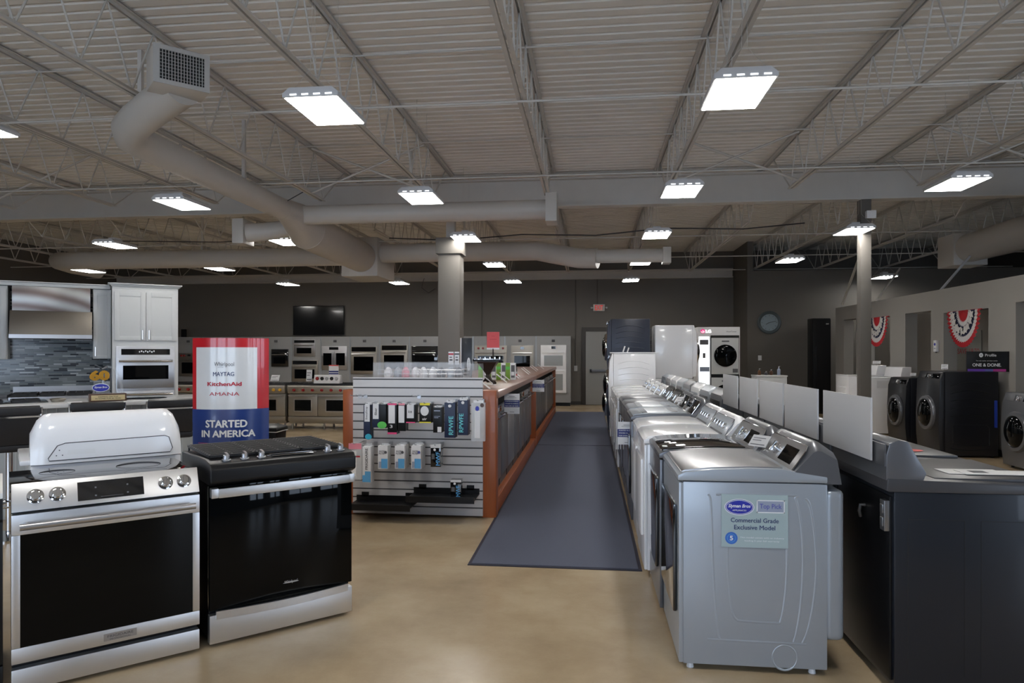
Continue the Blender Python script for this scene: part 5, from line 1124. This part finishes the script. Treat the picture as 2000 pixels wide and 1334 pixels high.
for z0, z1 in ((.62, 1.03), (.03, .58)):
    o = MB().box(.01, .70, -.045, -.02, z0, z1).build('oven_door', 'ss', t, bevel=.004); MB().box(.08, .63, -.048, -.044, z0+.12, z1-.10).build('window', 'blackglass', o)
    MB().tube([(.03, -.09, z1-.04), (.68, -.09, z1-.04)], .014, 10).cyl((.06, -.09, z1-.04), (.06, -.045, z1-.04), .009, 6).cyl((.65, -.09, z1-.04), (.65, -.045, z1-.04), .009, 6).build('handle', 'chrome', o)
t = kt('wall_cabinet', 'narrow white upper cabinet between the hood and the tall cabinet', 'cabinet', -1.02, .29)
MB().box(0, .215, 0, .33, 1.47, 2.42).build('body', 'cab', t, bevel=.003); m = MB(); shaker(m, .005, .21, -.02, 1.475, 2.38, .045); o = m.build('cabinet_door', 'cab', t, bevel=.002); pull(o, .03, -.02, 1.57)
t = kt('wall_cabinet', 'white upper cabinet at the left picture edge, left of the hood', 'cabinet', -3.2, .29)
MB().box(0, 1.24, 0, .33, 1.47, 2.42).build('body', 'cab', t, bevel=.003)
for x0, x1, hx in ((.01, .61, .55), (.63, 1.23, .69)):
    m = MB(); shaker(m, x0, x1, -.02, 1.475, 2.38); o = m.build('cabinet_door', 'cab', t, bevel=.002); pull(o, hx, -.02, 1.57)
t = kt('cornice', 'white cornice board running over the upper cabinets and hood', 'moulding', -3.2, .25)
MB().box(0, 2.385, 0, .36, 2.425, 2.47).box(0, 2.385, -.02, .36, 2.47, 2.485).build('board', 'cab', t, bevel=.004)
t = kt('range_hood', 'wide stainless hood with swirled reflective chimney panel', 'hood', -1.93, .12)
MB().box(.02, .88, .10, .50, 2.10, 2.42).build('chimney_panel', 'swirl', t, bevel=.003)
MB().prism([(.06, 2.10), (.50, 2.10), (.50, 1.74), (-.05, 1.74), (-.05, 1.785)], 0, 0, .90).build('canopy', 'hooddark', t, bevel=.003); MB().box(-.001, .901, -.056, -.05, 1.74, 1.79).build('front_lip', 'ss', t)
struct(MB().box(0, 2.585, 0, .02, .9, 1.52).box(1.2, 2.42, 0, .02, 1.52, 2.42), 'wall_backsplash', 'mosaic')
bsp = bpy.data.objects['wall_backsplash']; c_, s_ = math.cos(KA), math.sin(KA); bsp.location = (K0.x-3.4*c_-.60*s_, K0.y-3.4*s_+.60*c_, 0); bsp.rotation_euler = (0, 0, KA)
wk = struct(MB().box(0, 3.4, 0, .12, 0, 2.44), 'wall_kitchen', 'cab'); wk.location = (K0.x-3.4*c_-.625*s_, K0.y-3.4*s_+.625*c_, 0); wk.rotation_euler = (0, 0, KA)
t = kt('base_cabinet', 'white base cabinet with grey worktop between the kitchen range and the tall cabinet', 'cabinet', -.985, .0)
MB().box(0, .18, .02, .58, .1, .98).build('body', 'cab', t, bevel=.003); MB().box(0, .18, -.02, .59, .98, 1.02).build('worktop', 'slate', t, bevel=.003); MB().box(0, .18, .06, .58, 0, .1).build('toe_kick', 'black', t)
t = kt('base_cabinet', 'white base cabinet with grey worktop left of the kitchen range', 'cabinet', -3.3, 0)
MB().box(0, 1.36, .02, .58, .1, .98).build('body', 'cab', t, bevel=.003); MB().box(0, 1.36, -.02, .59, .98, 1.02).build('worktop', 'slate', t, bevel=.003); MB().box(0, 1.36, .06, .58, 0, .1).build('toe_kick', 'black', t)
t = kt('kitchen_range', 'stainless pro range under the wide hood in the white kitchen', 'range', -1.925, -.03)
MB().box(0, .92, .03, .60, .1, .98).build('body', 'ss', t, bevel=.004); MB().prism([(.03, .84), (-.03, .86), (-.04, .99), (.03, 1.0)], 0, 0, .92).build('control_panel', 'ss', t, bevel=.004)
g = MB()
for k in range(3):
    for q in range(4): g.box(.02+.3*k+.085*q, .032+.3*k+.085*q, .05, .55, .99, 1.03)
    for y in (.05, .3, .54): g.box(.02+.3*k, .29+.3*k, y, y+.012, .99, 1.03)
g.build('grates', 'iron', t); MB().box(0, .92, .0, .60, .98, .99).build('cooktop', 'black', t); MB().box(0, .92, .57, .60, .99, 1.10).build('back_guard', 'ss', t)
for k in range(6): MB().rings([(.028,0),(.024,.03),(0,.031)], (.1+.145*k, -.035, .92), (0,-1,0), 12).build('knob', 'chrome', t)
MB().box(.02, .90, .0, .03, .2, .82).build('oven_door', 'ss', t, bevel=.004)
t = kt('faucet', 'slim chrome faucet rising beside the range under the narrow cabinet', 'faucet', -.90, .25, 1.02)
MB().cyl((0,0,0), (0,0,.16), .018, 12).tube([(0,0,.15), (0,0,.26), (-.03,-.02,.33), (-.10,-.06,.37)], .010, 10).build('body', 'chrome', t)

# kitchen island
IA = math.radians(44); I0 = Vector((-5.07, 5.77, 0)); ic, is_ = math.cos(IA), math.sin(IA)
def it(name, label, cat, x, y, z=0, group=None): return thing(name, label, cat, (I0.x+x*ic-y*is_, I0.y+x*is_+y*ic, z), IA, group)
t = it('kitchen_island', 'white island with pale worktop and beadboard front behind the stools', 'island', 0, 0)
MB().box(-2.2, 2.05, 0, .80, 1.035, 1.075).build('worktop', 'quartz', t, bevel=.006)
MB().box(-2.1, 1.95, .25, .76, .0, 1.035).build('body', 'bead', t, bevel=.003)
bd = MB()
for k in range(50): bd.box(-2.08+.08*k, -2.074+.08*k, .243, .2495, .03, 1.02)
bd.build('beadboard_grooves', 'cab', t, smooth=False)
for x in (-.3, 1.1): MB().box(x, x+.07, .05, .25, .82, 1.03).build('bracket', 'bead', t, bevel=.01)
t = it('cooktop', 'black glass gas cooktop set in the island worktop at the left', 'cooktop', -.35, .28, 1.0755)
MB().box(-.45, .45, 0, .42, 0, .008).build('glass', 'black_gloss', t, bevel=.002); g = MB()
for k in range(3):
    for q in range(3): g.box(-.42+.29*k+.11*q, -.41+.29*k+.11*q, .03, .38, .012, .028)
    for y in (.03, .2, .37): g.box(-.42+.29*k, -.19+.29*k, y, y+.012, .008, .028)
g.build('grates', 'iron', t)
t = it('sink', 'oval dark under-counter sink rim on the island beside the trophy', 'sink', .95, .40, 1.0755); MB().rings([(.20, 0), (.21, .004), (.19, .005), (0, .002)], (0,0,0), n=28).build('rim', 'black_gloss', t)
t = it('trophy', 'trophy with gold number 60, blue oval emblem and brass plate on a dark wooden base', 'trophy', .58, .16, 1.0755)
MB().box(-.16, .16, -.05, .05, 0, .075).build('wooden_base', 'walnut', t, bevel=.004); m = MB(); m.box(-.145, .145, -.054, -.05, .012, .062); m.build('brass_plate', 'brass', t)
MB().text(FRONT(0, -.0545, 0), 'KEEPING ON TOP', 0, .046, .17, .012, .001, bold=.01).text(FRONT(0, -.0545, 0), 'IN HOMES FOR 60 YEARS', 0, .028, .22, .012, .001, bold=.01).build('lettering', 'blkt', t, smooth=False)
sixty = MB(); F = FRONT(-.06, -.014, 0)
X = F; v, f = textgeo('60', .05)
vv = [(-.01+p[0]*.17, .255+p[1]*.10, 0) for p in v]; nn = len(vv)
sixty.add(vv, f, X @ Matrix.Translation((0,0,.012))); sixty.add(vv, [q[::-1] for q in f], X @ Matrix.Translation((0,0,-.012)))
for q in range(8): sixty.add(vv, f, X @ Matrix.Translation((0,0,-.009+.003*q)))
sixty.build('gold_number', 'gold', t)
MB().box(-.12, .02, -.012, .006, .075, .20).build('clear_block', 'acrylic', t); 
m = MB(); m.ell(F, 0, .135, .075, .042, .006, 1).ell(F, 0, .135, .069, .036, .007, 0).text(F, 'Slyman Bros', 0, .137, .11, .024, .008, 1, bold=.02, shear=.2); m.build('emblem', ['logo', 'wtext'], t, smooth=False)
MB().tube([(-.04, .02, .32), (.0, .01, .345), (.05, 0, .33), (.09, 0, .26), (.12, 0, .15), (.13, 0, .076)], [.008, .012, .013, .013, .014, .014], 8).build('clear_arch', 'acrylic', t)
t = it('paper_tag', 'white card lying on the island worktop beside the cooktop', 'card', .30, .10, 1.0755); MB().box(-.06, .06, -.08, .08, 0, .004).build('card', 'card', t)
t = it('magazine', 'shiny brass-toned utensil rest near the cooktop on the island', 'utensil rest', .18, .34, 1.0755); MB().rings([(.05,0),(.07,.03),(.06,.035),(0,.02)], (0,0,0), n=16).build('bowl', 'ssw', t)
# bar stools
def stool(x, y, label):
    t = it('bar_stool', label, 'stool', x, y, 0, 'black bar stools at the island'); 
    MB().rings([(.22, 0), (.22, .012), (.05, .03), (0, .03)], (0,0,0), n=32).build('base', 'chrome', t); MB().cyl((0,0,.03), (0,0,.735), .028, 14).build('column', 'chrome', t)
    MB().box(-.20, .20, -.19, .21, .73, .80).build('seat', 'leather', t, bevel=.03, seg=3)
    bk = MB(); bk.prism([(-.20, .79), (-.235, 1.09), (-.225, 1.105), (-.205, 1.09), (-.16, .81)], 0, -.195, .195); bk.build('backrest', 'leather', t, bevel=.012)
    MB().prism([(-.262, 1.04), (-.262, 1.105), (-.22, 1.117), (-.2, 1.095), (-.22, 1.04)], 0, -.205, .205).build('headroll', 'leather', t, bevel=.01)
    MB().box(-.205, .205, -.252, -.238, 1.018, 1.032).build('back_bar', 'chrome', t)
    for s in (-1, 1): MB().tube([(s*.212, -.235, 1.10), (s*.214, -.23, .95), (s*.214, -.21, .79), (s*.214, -.10, .75), (s*.214, .15, .75), (s*.214, .18, .91), (s*.214, -.18, .93)], .011, 8).build('arm_frame', 'chrome', t)
    MB().tube([(.17*math.cos(a*PI/12), .17*math.sin(a*PI/12), .28) for a in range(24)], .009, 6, closed=True).cyl((-.17,0,.28), (.17,0,.28), .008, 6).build('footrest', 'chrome', t)
stool(-.22, -.50, 'black leather bar stool with chrome frame, leftmost at the white island')
stool(.42, -.30, 'black leather bar stool with chrome frame, middle one behind the white console')
stool(1.03, -.30, 'black leather bar stool with chrome frame, right one next to the tall poster')

# ============================================================ PARTITION DETAILS
def bunting(y0, y1, z1, z0, label, X=6.10):
    yc = (y0+y1)/2; hw = (y1-y0)/2; H_ = z1-z0
    t = thing('bunting_fan', label, 'bunting', (X, yc, z1)); N = 48
    bands = ((1.0, .85, 'buntr'), (.85, .70, 'buntw'), (.70, .42, 'buntn'), (.42, .30, 'buntw'), (.30, .0, 'buntr'))
    mats = ['buntr', 'buntw', 'buntn']; m = MB()
    for bi, (r1, r0, c) in enumerate(bands):
        v = []
        for i in range(N+1):
            a = PI*i/N; pl = .018 if i % 2 else -.012
            jr = .025*(1 if i % 2 else -1)
            for rr in (r1 if bi == 0 else r1+jr, r0 if bi == 4 else r0+jr):
                rr = max(rr, 0)
                v.append((-pl*rr-.02, -hw*rr*math.cos(a)*.98, -H_*(math.sin(a)*(rr if rr > .3 else rr)) - .0))
        m.add(v, [(2*i, 2*i+1, 2*i+3, 2*i+2) for i in range(N)], None, mats.index(c))
    # stars on the navy band
    for k in range(9):
        a = PI*(k+.7)/9.4; rr = .56; cy, cz = -hw*rr*math.cos(a), -H_*rr*math.sin(a); P = []
        for q in range(10):
            ang = q*PI/5; R2 = .085 if q % 2 == 0 else .045; P.append((-.045, cy+R2*math.cos(ang), cz+R2*math.sin(ang)))
        m.add(P, [tuple(range(10))], None, 1)
    m.build('pleated_cloth', mats, t, smooth=False)
    MB().box(-.012, .02, -hw, hw, -.012, .004).build('hem', 'buntr', t)
bunting(11.45, 12.46, 2.245, 1.64, 'red, white and navy pleated bunting hanging in the opening above the black sign')
bunting(14.80, 15.9, 2.305, 1.68, 'red, white and navy bunting half hidden behind the slim grey column')
for k, (y, z) in enumerate(((12.84, 1.57), (16.28, 1.63))):
    t = thing('wall_dispenser', 'small white wall box with blue oval mark on the partition, %s' % ('left of the large bunting', 'left of the slim column')[k], 'wall box', (6.1, y, z))
    MB().box(-.04, 0, -.055, .055, .0, .20).build('box', 'whitep', t, bevel=.006); m = MB(); F = frame((-.0405, 0, 0), (0,-1,0), (0,0,1)); m.ell(F, 0, .13, .035, .025, .001, 0).quad(F, -.035, .035, .05, .065, .001, 1); m.build('print', ['logo', 'stickbox'], t, smooth=False); MB().cyl((-.02,0,-.02), (-.02,0,0), .015, 8).build('nozzle', 'ink', t)
t = thing('poster', 'pale poster with red lettering behind the large bunting in the opening', 'poster', (7.24, 14.35, 1.22)); MB().box(-.01, 0, -.75, .75, 0, .75).build('sheet', 'poster', t)
F = frame((-.011, 0, 0), (0,-1,0), (0,0,1)); MB().text(F, 'SAVE', .10, .36, .34, .10, .001).text(F, 'UP TO', .52, .36, .34, .10, .001).build('lettering', 'redtext', t, smooth=False)
t = thing('round_sensor', 'round grey wall device beside the large bunting', 'wall device', (7.24, 12.35, 1.84)); MB().rings([(.08,0),(.08,.03),(.05,.04),(0,.04)], (0,0,0), (-1,0,0), 24).build('case', 'whitep', t); MB().rings([(.05,.041),(0,.042)], (0,0,0), (-1,0,0), 20).build('screen', 'ink', t)
for k, (y, z, w_, h_, m, lb) in enumerate(((16.9, 1.45, .5, .35, 'walnut', 'brown framed picture seen past the slim column'), (17.0, 1.0, .5, .3, 'redsign', 'red panel seen low past the slim column'))):
    t = thing('picture', lb, 'picture', (7.24, y, z)); MB().box(-.03, 0, -w_/2, w_/2, 0, h_).build('frame', m, t, bevel=.004); MB().box(-.033, -.03, -w_/2+.04, w_/2-.04, .04, h_-.04).build('print', 'poster' if k == 0 else m, t)
